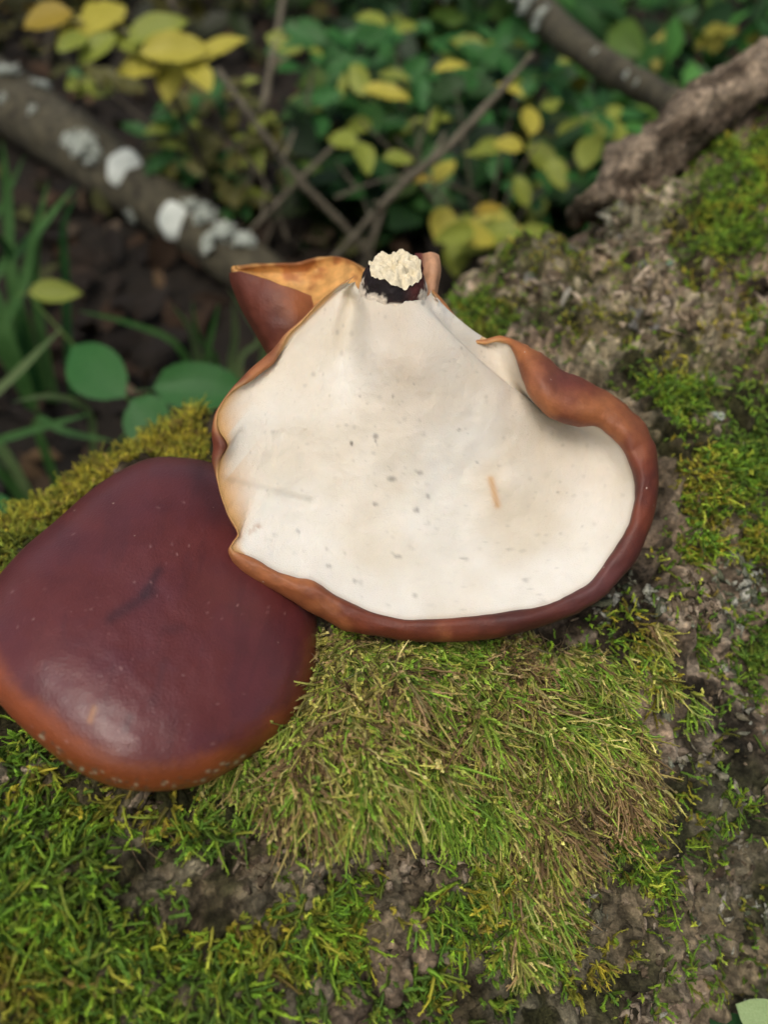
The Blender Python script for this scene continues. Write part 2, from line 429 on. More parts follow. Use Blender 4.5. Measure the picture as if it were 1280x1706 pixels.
def sample_log(n, pre=None, lmin=-.17, lmax=.42, tmin=-.75, tmax=1.75):
    if pre is None:
        th = rng.uniform(tmin, tmax, n); l = rng.uniform(lmin, lmax, n)
    else:
        ths, ls, got = [], [], 0
        for _ in range(24):
            th = rng.uniform(tmin, tmax, 100000); l = rng.uniform(lmin, lmax, 100000)
            na = log_axis(th); Q = LOGC + l[:, None] * AX + na * R_LOG
            qx, qy, qd = project(Q)
            k = (qd > .05) & ((na * (CAM - Q)).sum(-1) > -.004) & (rng.uniform(0, 1, 100000) < pre(qx, qy))
            ths.append(th[k]); ls.append(l[k]); got += int(k.sum())
            if got > n: break
        th, l = np.concatenate(ths)[:n], np.concatenate(ls)[:n]
    P_, n_, px, py = log_point(th, l)
    e = 4e-4
    Pa = log_point(th + e / R_LOG, l)[0] - P_; Pb = log_point(th, l + e)[0] - P_
    nn = norm(np.cross(Pb, Pa)); nn = np.where((nn * n_).sum(-1, keepdims=True) < 0, -nn, nn)
    return P_, n_, norm(nn * .5 + n_ * .5), px, py

DOWN = np.array([0, 0, -1.0])

def shoots(Pb, D, L, rad, bend, colb, colt, nleaf=12, leaf_l=.9e-3, leaf_w=.45e-3, K=5):
    """Curved moss shoots with pointed leaflets; all arrays per shoot."""
    n = len(Pb); u = np.linspace(0, 1, K)
    T0 = D; path = Pb[:, None] + L[:, None, None] * (u[None, :, None] * T0[:, None] + (u ** 2)[None, :, None] * bend[:, None])
    wa = norm(np.cross(T0, rng.normal(size=(n, 3)))); ph = rng.uniform(0, 6.28, n)[:, None]; fr = rng.uniform(3, 6, n)[:, None]
    path = path + wa[:, None] * ((np.sin(u[None] * fr + ph) - np.sin(ph)) * .11 * L[:, None] * u[None] ** .5)[..., None]
    T = norm(np.gradient(path, axis=1))
    ref = norm(rng.normal(size=(n, 3)))
    S = norm(np.cross(T, ref[:, None])); Nn = np.cross(T, S)
    r = rad[:, None] * (1 - .75 * u[None] ** 2)
    ang = np.arange(3) * 2 * np.pi / 3
    ring = path[:, :, None] + r[:, :, None, None] * (np.cos(ang)[None, None, :, None] * S[:, :, None] + np.sin(ang)[None, None, :, None] * Nn[:, :, None])
    Vt = ring.reshape(n, K * 3, 3)
    I, J = np.meshgrid(np.arange(K - 1), np.arange(3), indexing='ij')
    q = np.stack([I * 3 + J, I * 3 + (J + 1) % 3, (I + 1) * 3 + (J + 1) % 3, (I + 1) * 3 + J], -1).reshape(-1, 4)
    ct = colb[:, None] + (colt - colb)[:, None] * u[None, :, None]
    Ct = np.repeat(ct, 3, axis=1)
    # leaflets
    uj = (np.arange(nleaf) + rng.uniform(0, 1, (n, nleaf))) / nleaf * .92 + .06
    k = uj * (K - 1); k0 = np.minimum(k.astype(int), K - 2); f = (k - k0)[..., None]
    ii = np.arange(n)[:, None]
    lp = path[ii, k0] * (1 - f) + path[ii, k0 + 1] * f
    lT = norm(T[ii, k0] * (1 - f) + T[ii, k0 + 1] * f); lS = S[ii, k0]; lN = Nn[ii, k0]
    a = rng.uniform(0, 2 * np.pi, (n, nleaf, 1))
    out = np.cos(a) * lS + np.sin(a) * lN
    ll = leaf_l * rng.uniform(.6, 1.3, (n, nleaf, 1)) * (1 - .35 * uj[..., None]) * (L / L.mean())[:, None, None] ** .5
    side = np.cross(lT, out)
    tip = lp + (out * .75 + lT * .8) * ll
    b1 = lp + side * leaf_w * .5 + out * rad[:, None, None] * .4 + (out * .3 + lT * .3) * ll * .5; b2 = lp - side * leaf_w * .5 + out * rad[:, None, None] * .4 + (out * .3 + lT * .3) * ll * .5
    VL = np.stack([b1, b2, tip, lp], 2).reshape(n, nleaf * 4, 3)
    cl = colb[:, None] + (colt - colb)[:, None] * uj[..., None]
    CL = np.stack([cl, cl, cl * 1.25, cl * .9], 2).reshape(n, nleaf * 4, 3)
    j = np.arange(nleaf) * 4 + K * 3
    ql = np.stack([j + 3, j, j + 2, j + 1], -1)
    nv = K * 3 + nleaf * 4
    V = np.concatenate([Vt, VL], 1); C = np.concatenate([Ct, CL], 1)
    Q = np.concatenate([q, ql], 0)[None] + (np.arange(n) * nv)[:, None, None]
    return V.reshape(-1, 3), Q.reshape(-1, 4), C.reshape(-1, 3)

def pick(n, table):
    t = np.array([c for c, w in table]); w = np.array([w for c, w in table], float); w /= w.sum()
    return t[rng.choice(len(t), n, p=w)]

def build_moss():
    # long drooping shoots
    P_, nr, nn, px, py = sample_log(44000, lambda x, y: (cover(A_BLOBS, x, y) > .12) * ~under_cap(x, y) * (y < 1790.))
    wA = cover(A_BLOBS, px, py) - .8 * cover(BARE, px, py) + .8 * fbm(P_, 65, 3, 91)
    inframe = (px > -120) & (px < 1400) & (py > 300) & (py < 1830)
    keep = inframe & ~under_cap(px, py) & (rng.uniform(0, 1, len(px)) < smooth(.05, .8, wA)) 
    idx = np.nonzero(keep)[0][:26000]
    P_, nr, nn, px, py, wA = P_[idx], nr[idx], nn[idx], px[idx], py[idx], wA[idx]; n = len(idx)
    hue = fbm(P_, 55, 3, 101) + .35 * rng.normal(size=n)
    tdn = norm(DOWN - nr * (nr @ DOWN)[:, None])
    clump = np.stack([fbm(P_, 130, 2, 111 + k) for k in range(3)], -1)
    dv = norm(DOWN * .5 - RC[:, 1] * .7 + np.zeros((n, 3))); dv = norm(dv - nr * (dv * nr).sum(-1, keepdims=True))
    P_ = P_ + nr * (rng.uniform(-.0004, .0032, n) * smooth(.1, 1.1, wA) * np.interp(py, [1060, 1130], [.2, 1]))[:, None]
    D = norm(nr * .50 + dv * .80 + clump * .55 + rng.normal(size=(n, 3)) * .28)
    L = rng.uniform(.0045, .0095, n) * np.clip(.35 + wA, .4, 1.3)
    rimy = np.interp(px, [380, 500, 650, 750, 900, 1000, 1080], [950, 1015, 1062, 1066, 1042, 995, 880])
    L = L * np.interp(py - rimy, [-80, 0, 30, 90], [.3, .35, .6, 1])
    bend = norm(dv * .6 - nr * .30 + rng.normal(size=(n, 3)) * .7) * rng.uniform(.3, .9, n)[:, None]
    br = pick(n, [((.20, .145, .07), 3), ((.27, .20, .10), 2), ((.13, .09, .045), 2)])
    yg = pick(n, [((.27, .28, .06), 3), ((.34, .34, .10), 2.5), ((.21, .26, .05), 2), ((.42, .40, .17), 1.6)])
    gr = pick(n, [((.14, .25, .03), 2), ((.20, .31, .04), 1.5), ((.10, .19, .03), 1)])
    g = smooth(.05, .5, hue + .5 * np.exp(-((px - 440) / 80) ** 2 - ((py - 1290) / 70) ** 2) + .3 * np.exp(-((px - 760) / 90) ** 2 - ((py - 1170) / 90) ** 2) + .45 * np.exp(-((px - 890) / 70) ** 2 - ((py - 1500) / 90) ** 2))[:, None]
    bw = smooth(.12, .6, -hue + .55 * np.exp(-((px - 940) / 90) ** 2 - ((py - 1310) / 70) ** 2) + .35 * np.exp(-((px - 640) / 60) ** 2 - ((py - 1150) / 60) ** 2) + .3 * np.exp(-((px - 880) / 90) ** 2 - ((py - 1110) / 60) ** 2))[:, None]
    ct = yg * (1 - g) + gr * g; ct = ct * (1 - bw) + br * bw
    ct = ct * rng.uniform(.9, 2.8, n)[:, None] * np.array([1.2, 1.14, 1.15])
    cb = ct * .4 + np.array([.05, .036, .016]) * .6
    print('moss A', n)
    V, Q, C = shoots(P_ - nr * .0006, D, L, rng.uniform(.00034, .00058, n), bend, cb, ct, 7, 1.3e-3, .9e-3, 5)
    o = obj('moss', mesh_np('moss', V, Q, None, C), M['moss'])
    tag(o, 'long drooping yellow-green moss hanging on the log below the white mushroom', 'moss', kind='stuff')

    # short upright tufts
    P_, nr, nn, px, py = sample_log(75000, lambda x, y: ~under_cap(x, y) * np.where((x < -60) | (x > 1340) | (y > 1760), .12, np.clip(cover(B_BLOBS, x, y) * 1.3 + .12, 0, 1)))
    wB = cover(B_BLOBS, px, py) - .9 * cover(BARE, px, py) + .85 * fbm(P_, 60, 3, 121) - .08
    out = (px < -60) | (px > 1340) | (py > 1760)
    wB = wB - .38 * np.exp(-((px - 970) / 170) ** 2 - ((py - 510) / 150) ** 2) - .5 * np.exp(-((px - 1050) / 110) ** 2 - ((py - 330) / 80) ** 2) - .25 * (py < 960) * (px > 700)
    wB = np.maximum(wB, .26 + .6 * fbm(P_, 120, 2, 125) * (py > 950))
    wB = np.where(out, .45 + .8 * fbm(P_, 25, 3, 131), wB)
    keep = ~under_cap(px, py, 6.) & (px > -400) & (px < 2600) & (py > -100) & (py < 2100) & (rng.uniform(0, 1, len(px)) < smooth(.12, .6, wB) * np.where(out, .25, 1))
    idx = np.nonzero(keep)[0][:26000]
    P_, nr, nn, px, py, wB = P_[idx], nr[idx], nn[idx], px[idx], py[idx], wB[idx]; n = len(idx)
    near = smooth(1120, 1300, py) * smooth(1050, 850, px)
    P_ = P_ + nr * (rng.uniform(-.0003, .0018, n) * smooth(.1, .6, wB))[:, None]
    D = norm(nn + rng.normal(size=(n, 3)) * .6 + DOWN * (.15 + .35 * near)[:, None])
    L = rng.uniform(.0022, .0052, n) * np.clip(.5 + wB, .6, 1.25)
    L = L * (1 + .15 * near)
    rimy = np.interp(px, [380, 500, 650, 750, 900, 1000, 1080, 1120], [950, 1015, 1062, 1066, 1042, 995, 880, 880])
    L = L * np.where((px > 380) & (px < 1120) & (py > 800), np.interp(py - rimy, [-80, 0, 40, 100], [.3, .35, .6, 1]), 1)
    bend = norm(rng.normal(size=(n, 3)) + DOWN * .9 - nr * .2) * rng.uniform(.3, .9, n)[:, None]
    hue = fbm(P_, 40, 3, 141) + .2 * rng.normal(size=n)
    g1 = pick(n, [((.115, .26, .02), 3), ((.18, .33, .025), 2.5), ((.07, .17, .02), 2), ((.27, .36, .04), 1)])
    y1 = pick(n, [((.30, .31, .03), 2), ((.22, .26, .03), 2), ((.17, .15, .03), 1)])
    d1 = pick(n, [((.05, .12, .02), 2), ((.08, .15, .025), 2)])
    yl = (smooth(.05, .4, hue) + .8 * np.exp(-((py - (905 - .55 * px)) / 90) ** 2) * (px < 420)); yl = np.clip(yl, 0, 1)[:, None]
    dk = np.clip(smooth(.1, .45, -hue) * .6 + .8 * np.exp(-((px - 850) / 140) ** 2 - ((py - 590) / 70) ** 2), 0, 1)[:, None]
    ct = (g1 * (1 - yl) + y1 * yl) * (1 - dk) + d1 * dk
    ct = ct * rng.uniform(.55, 2.2, n)[:, None] * np.array([1.5, 1.25, 1.5])
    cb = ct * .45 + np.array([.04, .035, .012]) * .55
    print('moss B', n)
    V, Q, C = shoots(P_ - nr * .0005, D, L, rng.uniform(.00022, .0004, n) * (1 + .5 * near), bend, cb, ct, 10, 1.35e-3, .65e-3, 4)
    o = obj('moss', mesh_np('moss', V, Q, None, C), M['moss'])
    tag(o, 'short bright green moss tufts patching the bark of the log', 'moss', kind='stuff')

    # thin dry fibres
    P_, nr, nn, px, py = sample_log(16000, lambda x, y: 1. * (x > -50) * (x < 1330) * (y > 950) * (y < 1760))
    wA = cover(A_BLOBS, px, py) * .5 + cover([(930, 1320, 110, 80, 1), (880, 1130, 110, 60, .8), (640, 1150, 90, 60, .7), (240, 1400, 200, 60, .5), (1000, 1250, 100, 100, .6)], px, py) + .25 * fbm(P_, 60, 2, 151)
    idx = np.nonzero(~under_cap(px, py, 30.) & (px > -50) & (px < 1330) & (py > 950) & (py < 1760) & (rng.uniform(0, 1, len(px)) < smooth(.2, 1.2, wA)))[0][:2500]
    P_, nr, nn, px, py = P_[idx], nr[idx], nn[idx], px[idx], py[idx]; n = len(idx)
    D = norm(nn * .5 + DOWN * .5 + rng.normal(size=(n, 3)) * .5)
    L = rng.uniform(.005, .012, n) * np.interp(py, [1040, 1140], [.4, 1]); bend = norm(DOWN * .5 + rng.normal(size=(n, 3))) * rng.uniform(.3, .8, n)[:, None]
    ct = pick(n, [((.28, .20, .11), 3), ((.38, .30, .18), 2), ((.16, .11, .06), 3), ((.42, .40, .26), 1)]) * rng.uniform(.7, 1.2, n)[:, None]
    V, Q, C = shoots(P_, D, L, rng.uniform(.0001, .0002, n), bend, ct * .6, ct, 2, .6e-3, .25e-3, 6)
    o = obj('moss', mesh_np('moss', V, Q, None, C), M['moss'])
    tag(o, 'thin dry brown moss fibres tangled among the green moss of the log', 'moss', kind='stuff')
build_moss()

# ---- bark crumbs and flakes
def ico():
    p = (1 + 5 ** .5) / 2
    v = norm(np.array([(-1, p, 0), (1, p, 0), (-1, -p, 0), (1, -p, 0), (0, -1, p), (0, 1, p), (0, -1, -p), (0, 1, -p), (p, 0, -1), (p, 0, 1), (-p, 0, -1), (-p, 0, 1)], float))
    f = np.array([(0, 11, 5), (0, 5, 1), (0, 1, 7), (0, 7, 10), (0, 10, 11), (1, 5, 9), (5, 11, 4), (11, 10, 2), (10, 7, 6), (7, 1, 8), (3, 9, 4), (3, 4, 2), (3, 2, 6), (3, 6, 8), (3, 8, 9), (4, 9, 5), (2, 4, 11), (6, 2, 10), (8, 6, 7), (9, 8, 1)])
    return v, f
IV, IF = ico()
def crumbs():
    P_, nr, nn, px, py = sample_log(30000, lambda x, y: 1. * (x > -60) * (x < 1350) * (y > 150) * (y < 1780) * ~under_cap(x, y))
    bare = cover(BARE, px, py) * .9 + smooth(.55, .1, np.maximum(cover(A_BLOBS, px, py), cover(B_BLOBS, px, py))) * .5
    bare = bare + .4 * fbm(P_, 60, 3, 161)
    idx = np.nonzero((px > -60) & (px < 1350) & (py > 150) & (py < 1780) & (rng.uniform(0, 1, len(px)) < smooth(.3, 1.0, bare)))[0][:2600]
    P_, nr, nn, px, py = P_[idx], nr[idx], nn[idx], px[idx], py[idx]; n = len(idx)
    sc = np.stack([rng.uniform(.8, 2.4, n), rng.uniform(.4, 1.1, n), rng.uniform(.25, .6, n)], -1) * (np.minimum(rng.gamma(2.0, .00038, n) + .00035, .0015) * np.where(py < 700, 1.7, 1.0))[:, None]
    a = norm(rng.normal(size=(n, 3))); S = norm(np.cross(nn, a)); T = np.cross(nn, S)
    S = norm(S + nn * rng.normal(0, .3, (n, 1))); 
    v = IV[None] * (1 + .3 * rng.normal(size=(n, 12, 1))) + .18 * rng.normal(size=(n, 12, 3))
    V = P_[:, None] + - nn[:, None] * .0001 + S[:, None] * (v[..., 0] * sc[:, 0:1])[..., None] + T[:, None] * (v[..., 1] * sc[:, 1:2])[..., None] + nn[:, None] * (v[..., 2] * sc[:, 2:3])[..., None]
    pale = smooth(-.1, .3, fbm(P_, 45, 3, 171) + .5 * cover([(1150, 1200, 200, 300, 1), (1220, 970, 70, 70, 1.4), (1100, 1550, 220, 150, .8)], px, py) - .2)[:, None]
    tan = pick(n, [((.22, .175, .12), 3), ((.15, .115, .075), 3), ((.29, .235, .17), 2), ((.08, .06, .038), 3)])
    gre = pick(n, [((.25, .25, .20), 2), ((.17, .18, .13), 3), ((.36, .36, .30), 1), ((.09, .10, .06), 3)])
    C = (tan * (1 - pale) + gre * pale) * (rng.uniform(.8, 1.6, n) * np.where(py < 700, 1.35, 1.0))[:, None]
    Fc = IF[None] + (np.arange(n) * 12)[:, None, None]
    o = obj('bark_crumbs', mesh_np('bark_crumbs', V, None, Fc.reshape(-1, 3), np.repeat(C, 12, 0)), M['crumb'])
    tag(o, 'crumbling bark grains and grey lichen specks between the moss of the log', 'bark', kind='stuff')
crumbs()

def flake_mesh(k):
    r = np.random.default_rng(500 + k); n = 9
    a = np.linspace(0, 2 * np.pi, n, endpoint=False); rr = .5 * (1 + .3 * r.normal(size=n)); rr = np.clip(rr, .25, .8)
    top = np.stack([np.cos(a) * rr, np.sin(a) * rr * .6, .10 + .06 * r.normal(size=n)], -1)
    mid = np.stack([np.cos(a) * rr * .55, np.sin(a) * rr * .33, .2 + .06 * r.normal(size=n)], -1)
    bot = top * [.9, .9, 0] - [0, 0, .12]
    c = np.array([[0, 0, .22]])
    V = np.vstack([bot, top, mid, c]); j = np.arange(n); j2 = (j + 1) % n
    q = np.vstack([np.stack([j, j2, n + j2, n + j], -1), np.stack([n + j, n + j2, 2 * n + j2, 2 * n + j], -1)])
    t = np.stack([2 * n + j, 2 * n + j2, np.full(n, 3 * n)], -1)
    base = [(.19, .14, .095), (.26, .20, .145), (.14, .10, .065), (.30, .25, .19), (.22, .20, .17), (.34, .33, .29)][k % 6]
    col = np.array(base) * (1 + .25 * r.normal(size=(len(V), 1)))
    me = mesh_np('bark_flake', V, q, t, np.clip(col, .02, .6), smooth_=True); me.materials.append(M['crumb']); return me
FLK = [flake_mesh(k) for k in range(12)]
def basis(o, x, y, z, s, loc):
    m = Matrix(((x[0] * s[0], y[0] * s[1], z[0] * s[2], loc[0]), (x[1] * s[0], y[1] * s[1], z[1] * s[2], loc[1]), (x[2] * s[0], y[2] * s[1], z[2] * s[2], loc[2]), (0, 0, 0, 1)))
    o.matrix_basis = m
def flakes():
    P_, nr, nn, px, py = sample_log(7000, lambda x, y: 1. * (x > 0) * (x < 1280) * (y > 200) * (y < 1706))
    zone = cover(BARE + [(900, 500, 120, 60, 1), (1000, 620, 80, 50, 1), (1000, 380, 110, 70, 1), (1080, 520, 80, 60, .9), (1150, 620, 60, 50, .4), (1060, 1200, 120, 120, .5), (1150, 1500, 150, 130, .6), (1150, 1150, 80, 60, .8), (1180, 1240, 70, 50, .9)], px, py)
    idx = np.nonzero((px > 0) & (px < 1280) & (py > 200) & (py < 1706) & (rng.uniform(0, 1, len(px)) < smooth(.3, 1., zone) * .25))[0][:80]
    base = np.array(LOG.location)
    for i in idx:
        o = obj('bark_flake', FLK[rng.integers(12)], None, LOG)
        z = norm(nn[i] + rng.normal(size=3) * .35); x = norm(AX + rng.normal(size=3) * .6); x = norm(x - z * (x @ z)); y = np.cross(z, x)
        s = rng.uniform(.003, .0085) * (1.3 if py[i] < 700 else .8)
        basis(o, x, y, z, (s, s, s * .7), P_[i] - base - nr[i] * .0006)
flakes()

# ---- lifted bark slab at the right
def bark_slab():
    c = catmull([(960, 345, .376, 10, 40), (1000, 318, .378, 18, 46), (1045, 285, .380, 24, 52), (1100, 243, .384, 30, 58), (1160, 203, .390, 36, 60), (1220, 166, .400, 40, 62), (1290, 128, .414, 45, 64), (1400, 75, .442, 48, 64)], 90)
    m, n = len(c), 26
    ctr = P(c[:, 0], c[:, 1], c[:, 2]); up = norm(ray(640, 400) * 0 + RC[:, 1] * .85 + np.array([-.4, 0, .1])); bk = norm(-RC[:, 2] * .8 + np.array([-.3, .5, 0]))
    T = norm(np.gradient(ctr, axis=0)); U = norm(up - T * (T @ up)[:, None]); B = np.cross(T, U)
    a = np.linspace(0, 2 * np.pi, n, endpoint=False)
    hu = c[:, 3] * c[:, 2] / F; hb = c[:, 4] * c[:, 2] / F * 1.3
    sq = lambda v: np.sign(v) * np.abs(v) ** .7
    dn = np.interp(c[:, 0], [960, 1060, 1130, 1180], [3.0, 2.6, 1.3, .9])
    V = ctr[:, None] + U[:, None] * (sq(np.sin(a))[None] * hu[:, None] * np.where(np.sin(a)[None] < 0, dn[:, None], 1))[..., None] + B[:, None] * (sq(np.cos(a))[None] * hb[:, None])[..., None]
    D = norm(V - ctr[:, None]); Qa = V - AX * .6 * ((V - LOGC) @ AX)[..., None]
    V = V + D * (fbm(Qa, 90, 4, 201) * .0095 + fbm(V, 38, 3, 207) * .009 + fbm(V, 300, 3, 211) * .0036)[..., None]
    I, J = np.meshgrid(np.arange(m - 1), np.arange(n), indexing='ij')
    q = np.stack([I * n + J, I * n + (J + 1) % n, (I + 1) * n + (J + 1) % n, (I + 1) * n + J], -1).reshape(-1, 4)
    k = fbm(Qa, 150, 3, 221)
    col = np.array([.11, .085, .06]) + (np.array([.42, .34, .25]) - np.array([.11, .085, .06])) * smooth(-.3, .3, k)[..., None]
    Vv = np.vstack([V.reshape(-1, 3), ctr[:1], ctr[-1:]]); j = np.arange(n); j2 = (j + 1) % n
    tr = np.vstack([np.stack([np.full(n, m * n), j2, j], -1), np.stack([np.full(n, m * n + 1), (m - 1) * n + j, (m - 1) * n + j2], -1)])
    o = part('bark_slab', Vv, q, tr, M['bark'], LOG, np.vstack([col.reshape(-1, 3), [[.1, .08, .05]] * 2]))
    o['label'] = 'peeling slab of brown bark lifted off the log above a dark gap'
bark_slab()

def log_at(px, py):
    """point of the bark seen at a photo pixel"""
    d = _log_depth(LOGC - CAM, px, py)
    W = P(px, py, d); v = W - LOGC; l = v @ AX; rad = v - AX * l
    th = np.array(math.atan2(rad @ N2, rad @ N1))
    return log_point(th, np.array(l))[:2]

def lichen(parent, c, n, size, mat, k=16, up=.5, seed=0, name='lichen', wf=1.0):
    r = np.random.default_rng(seed + 900); Vs, Qs = [], []; off = 0
    a0 = norm(np.cross(n, [.3, .5, .2]))
    for i in range(k):
        ang = r.uniform(0, 2 * np.pi); d = math.cos(ang) * a0 + math.sin(ang) * np.cross(n, a0)
        L = size * r.uniform(.5, 1.1); w = size * r.uniform(.16, .34) * wf
        side = np.cross(n, d); m = 6
        s = np.linspace(0, 1, m)[:, None]
        lift = up * r.uniform(.3, 1.1)
        mid = c + d * L * s * (1 - lift * .4) + n * (size * lift * (s ** 1.4) + .0003) + side * np.sin(s * 3 + r.uniform(0, 6)) * w * .5
        wid = w * (.35 + .9 * np.sin(s * 2.6)) * .5
        crl = n * wid * .5
        row = np.stack([mid - side * wid + crl, mid - n * .0004, mid + side * wid + crl], 1)
        Vs.append(row.reshape(-1, 3)); Qs.append(grid_quads(m, 3) + off); off += m * 3
    V = np.vstack(Vs); Q = np.vstack(Qs)
    o = part(name, V, Q, None, mat, parent)
    sm = o.modifiers.new('thickness', 'SOLIDIFY'); sm.thickness = size * .06
    return o
for i, (x, y, s, m, up, k) in enumerate([(1185, 708, .0036, 'lichen', .6, 18), (1100, 452, .0065, 'lichen_teal', .3, 26), 
                                         (1205, 262, .012, 'lichen_grey', 1.3, 14), (1245, 250, .014, 'lichen_grey', 1.4, 14)]):
    c, n = log_at(x, y); lichen(LOG, c + n * (.0008 if y > 300 else .004), norm(n + RC[:, 1] * .3), s * (.75 if y > 300 else .9), M[m], k * 2, up, i, wf=.6)

# ------------------------------------------------------------------ white upturned mushroom

def seg_dist(px, py, a, b):
    a, b = np.array(a, float), np.array(b, float); d = b - a
    t = np.clip(((px - a[0]) * d[0] + (py - a[1]) * d[1]) / (d @ d), 0, 1)
    return np.hypot(px - a[0] - d[0] * t, py - a[1] - d[1] * t), t

def white_mushroom():
    nt, ns = 420, 200
    R_ = catmull(ROWS, nt); tt = np.linspace(0, 1, nt)
    R_[:, 2:4] += (R_[:, 2:4] - R_[:, 0:2]) * (.16 * fbm(np.stack([tt * 34, tt * 0 + 9, tt * 0], -1), 1, 4, 303))[:, None]
    wob = fbm(np.stack([tt * 60, tt * 0, tt * 0], -1), 1, 3, 301) * 2.6
    R_[:, 1] += wob; R_[:, 0] += fbm(np.stack([tt * 60, tt * 0 + 5, tt * 0], -1), 1, 3, 302) * 2.2
    sx = 592 + (718 - 592) * smooth(.05, .95, tt); k = (sx - 655) / 63
    sy = 470 + 30 * np.sqrt(np.clip(1 - k ** 2, 0, 1)) + 14 * (k > 0) * k ** 2
    dS = .2035 + .0085 * k ** 4 + .002 * k ** 2
    s = np.linspace(0, 1, ns)
    bend = np.exp(-((tt - .77) / .09) ** 2)
    def blur(a, sg):
        kx = np.arange(-3 * sg, 3 * sg + 1); kk = np.exp(-.5 * (kx / sg) ** 2); kk /= kk.sum()
        return np.stack([np.convolve(np.pad(a[:, i], (3 * sg, 3 * sg), mode='edge'), kk, 'valid') for i in range(a.shape[1])], -1)
    RB = blur(R_, 14)
    E0 = R_[:, :2]; E = RB[:, :2]; S = np.stack([sx, sy], -1); C = (E + S) / 2 + np.stack([-28 * bend, 38 * bend], -1)
    s3 = s[None, :, None]
    XY = (1 - s3) ** 2 * S[:, None] + 2 * s3 * (1 - s3) * C[:, None] + s3 ** 2 * E[:, None] + (E0 - E)[:, None] * s3 ** 9
    E = E0
    px, py = XY[..., 0], XY[..., 1]
    d = dS[:, None] + (RB[:, 4] - dS)[:, None] * (s ** 1.5)[None] + (R_[:, 4] - RB[:, 4])[:, None] * (s ** 9)[None]
    d = d + (RB[:, 5] * 1e-3)[:, None] * ((s ** 1.9) * (1 - s ** 5) * 1.45)[None]
    g, t1 = seg_dist(px, py, (655, 500), (720, 800)); d = d - .0095 * np.exp(-(g / (60 + 70 * t1)) ** 2.4) * (1 - t1 * .8) * smooth(0, .2, s)[None]
    g, t1 = seg_dist(px, py, (588, 500), (560, 730)); d = d + .0085 * np.exp(-(g / (16 + 34 * t1)) ** 2) * (1 - t1) * smooth(0, .08, s)[None]
    g, t1 = seg_dist(px, py, (368, 800), (515, 838)); d = d + .0005 * np.exp(-(g / 9) ** 2) * smooth(1.0, .9, s)[None] - .0004 * np.exp(-((g - 18) / 14) ** 2) * smooth(1., .9, s)[None]
    g = np.hypot(px - 420, py - 720); d = d - .002 * np.exp(-(g / 60) ** 2)
    Pw0 = np.stack([px, py, px * 0], -1)
    d = d + fbm(Pw0, .012, 3, 311) * .0016 * (s * (1 - s) * 4)[None] + fbm(Pw0, .15, 2, 321) * .00012
    V = P(px, py, d)
    # colours: creamy white pores, orange thin margin, grey specks, rusty scratch
    cream, white, shade_beige, orange, rust = np.array([.67, .61, .49]), np.array([.75, .725, .645]), np.array([.54, .45, .34]), np.array([.62, .34, .11]), np.array([.35, .14, .03])
    col = cream + (white - cream) * smooth(-.7, .6, fbm(Pw0, .008, 3, 331) + (py - 760) / 900)[..., None]
    g, t1 = seg_dist(px, py, (655, 540), (690, 660)); col = col + (shade_beige - col) * (.5 * np.exp(-(g / 70) ** 2))[..., None]  # shading of the ridge's upper slope painted in
    g, t1 = seg_dist(px, py, (860, 640), (1000, 770)); col = col + (shade_beige - col) * (.42 * np.exp(-(g / 75) ** 2))[..., None]  # shade under the right curl painted in
    edge = np.hypot(px - E[:, None, 0], py - E[:, None, 1])
    lw = (smooth(.02, .06, tt) * smooth(.38, .34, tt) + .8 * smooth(.88, .91, tt)) * (46 + 45 * fbm(np.stack([tt * 14, tt * 0, tt * 0], -1), 1, 3, 341))
    lw = lw * np.where((tt > .2) & (tt < .26), .6, 1)
    of = np.exp(-(edge / np.maximum(lw, 1e-3)[:, None]) ** 1.4) * (lw > 1)[:, None]
    col = col + (orange - col) * (of * .95)[..., None]
    g, t1 = seg_dist(px, py, (400, 893), (430, 878)); col = col + (rust - col) * (.5 * smooth(-.3, .3, fbm(Pw0, .12, 2, 345)) * np.exp(-(g / 6) ** 2))[..., None]
    g, t1 = seg_dist(px, py, (818, 798), (829, 842)); col = col + (np.array([.55, .27, .08]) - col) * (.8 * np.exp(-(g / 5.5) ** 2))[..., None]
    col = col + (np.array([.66, .52, .32]) - col) * (.22 * np.exp(-(g / 45) ** 2))[..., None]
    g, t1 = seg_dist(px, py, (370, 795), (515, 832)); col = col * (1 - .10 * np.exp(-(g / 5) ** 2))[..., None]
    g = edge; col = col * (1 - .3 * np.exp(-(g / 5) ** 2))[..., None] + orange * (.12 * np.exp(-(g / 6) ** 2))[..., None]
    r = np.random.default_rng(77); spots = []
    for _ in range(520):
        x, y = r.uniform(400, 1050), r.uniform(505, 1025); spots.append((x, y, r.gamma(1.3, .9) + .7, r.uniform(.02, .26)))
    for x, y, rad, w in [(586, 739, 5, .8), (626, 727, 7, .55), (626, 735, 4, .5), (653, 798, 9, .5), (700, 788, 6, .45), (694, 850, 7, .5), (713, 827, 6, .45), (625, 840, 6, .45), (663, 927, 6, .5), (773, 930, 5, .5), (796, 770, 4, .4), (705, 505, 6, .45),
                         (548, 943, 6, .4), (592, 968, 6, .4), (693, 992, 6, .4), (718, 1008, 6, .35), (497, 885, 5, .4), (765, 716, 4, .4), (930, 820, 4, .4), (877, 965, 6, .35), (780, 932, 5, .3), (850, 915, 5, .3), (545, 915, 4, .3), (690, 640, 3, .3), (655, 660, 4, .35), (600, 660, 3, .4)]:
        spots.append((x, y, rad * .68, w * 1.15))
    for x, y, rad, w in spots:
        el = r.uniform(.75, 1.25)
        g2 = ((px - x) * el) ** 2 + ((py - y) / el) ** 2
        msk = g2 < (3.2 * rad) ** 2
        col[msk] = col[msk] * (1 - .8 * w * np.exp(-(g2[msk] / rad ** 2) ** 1.8))[:, None]
    base = P(740, 960, .2245)
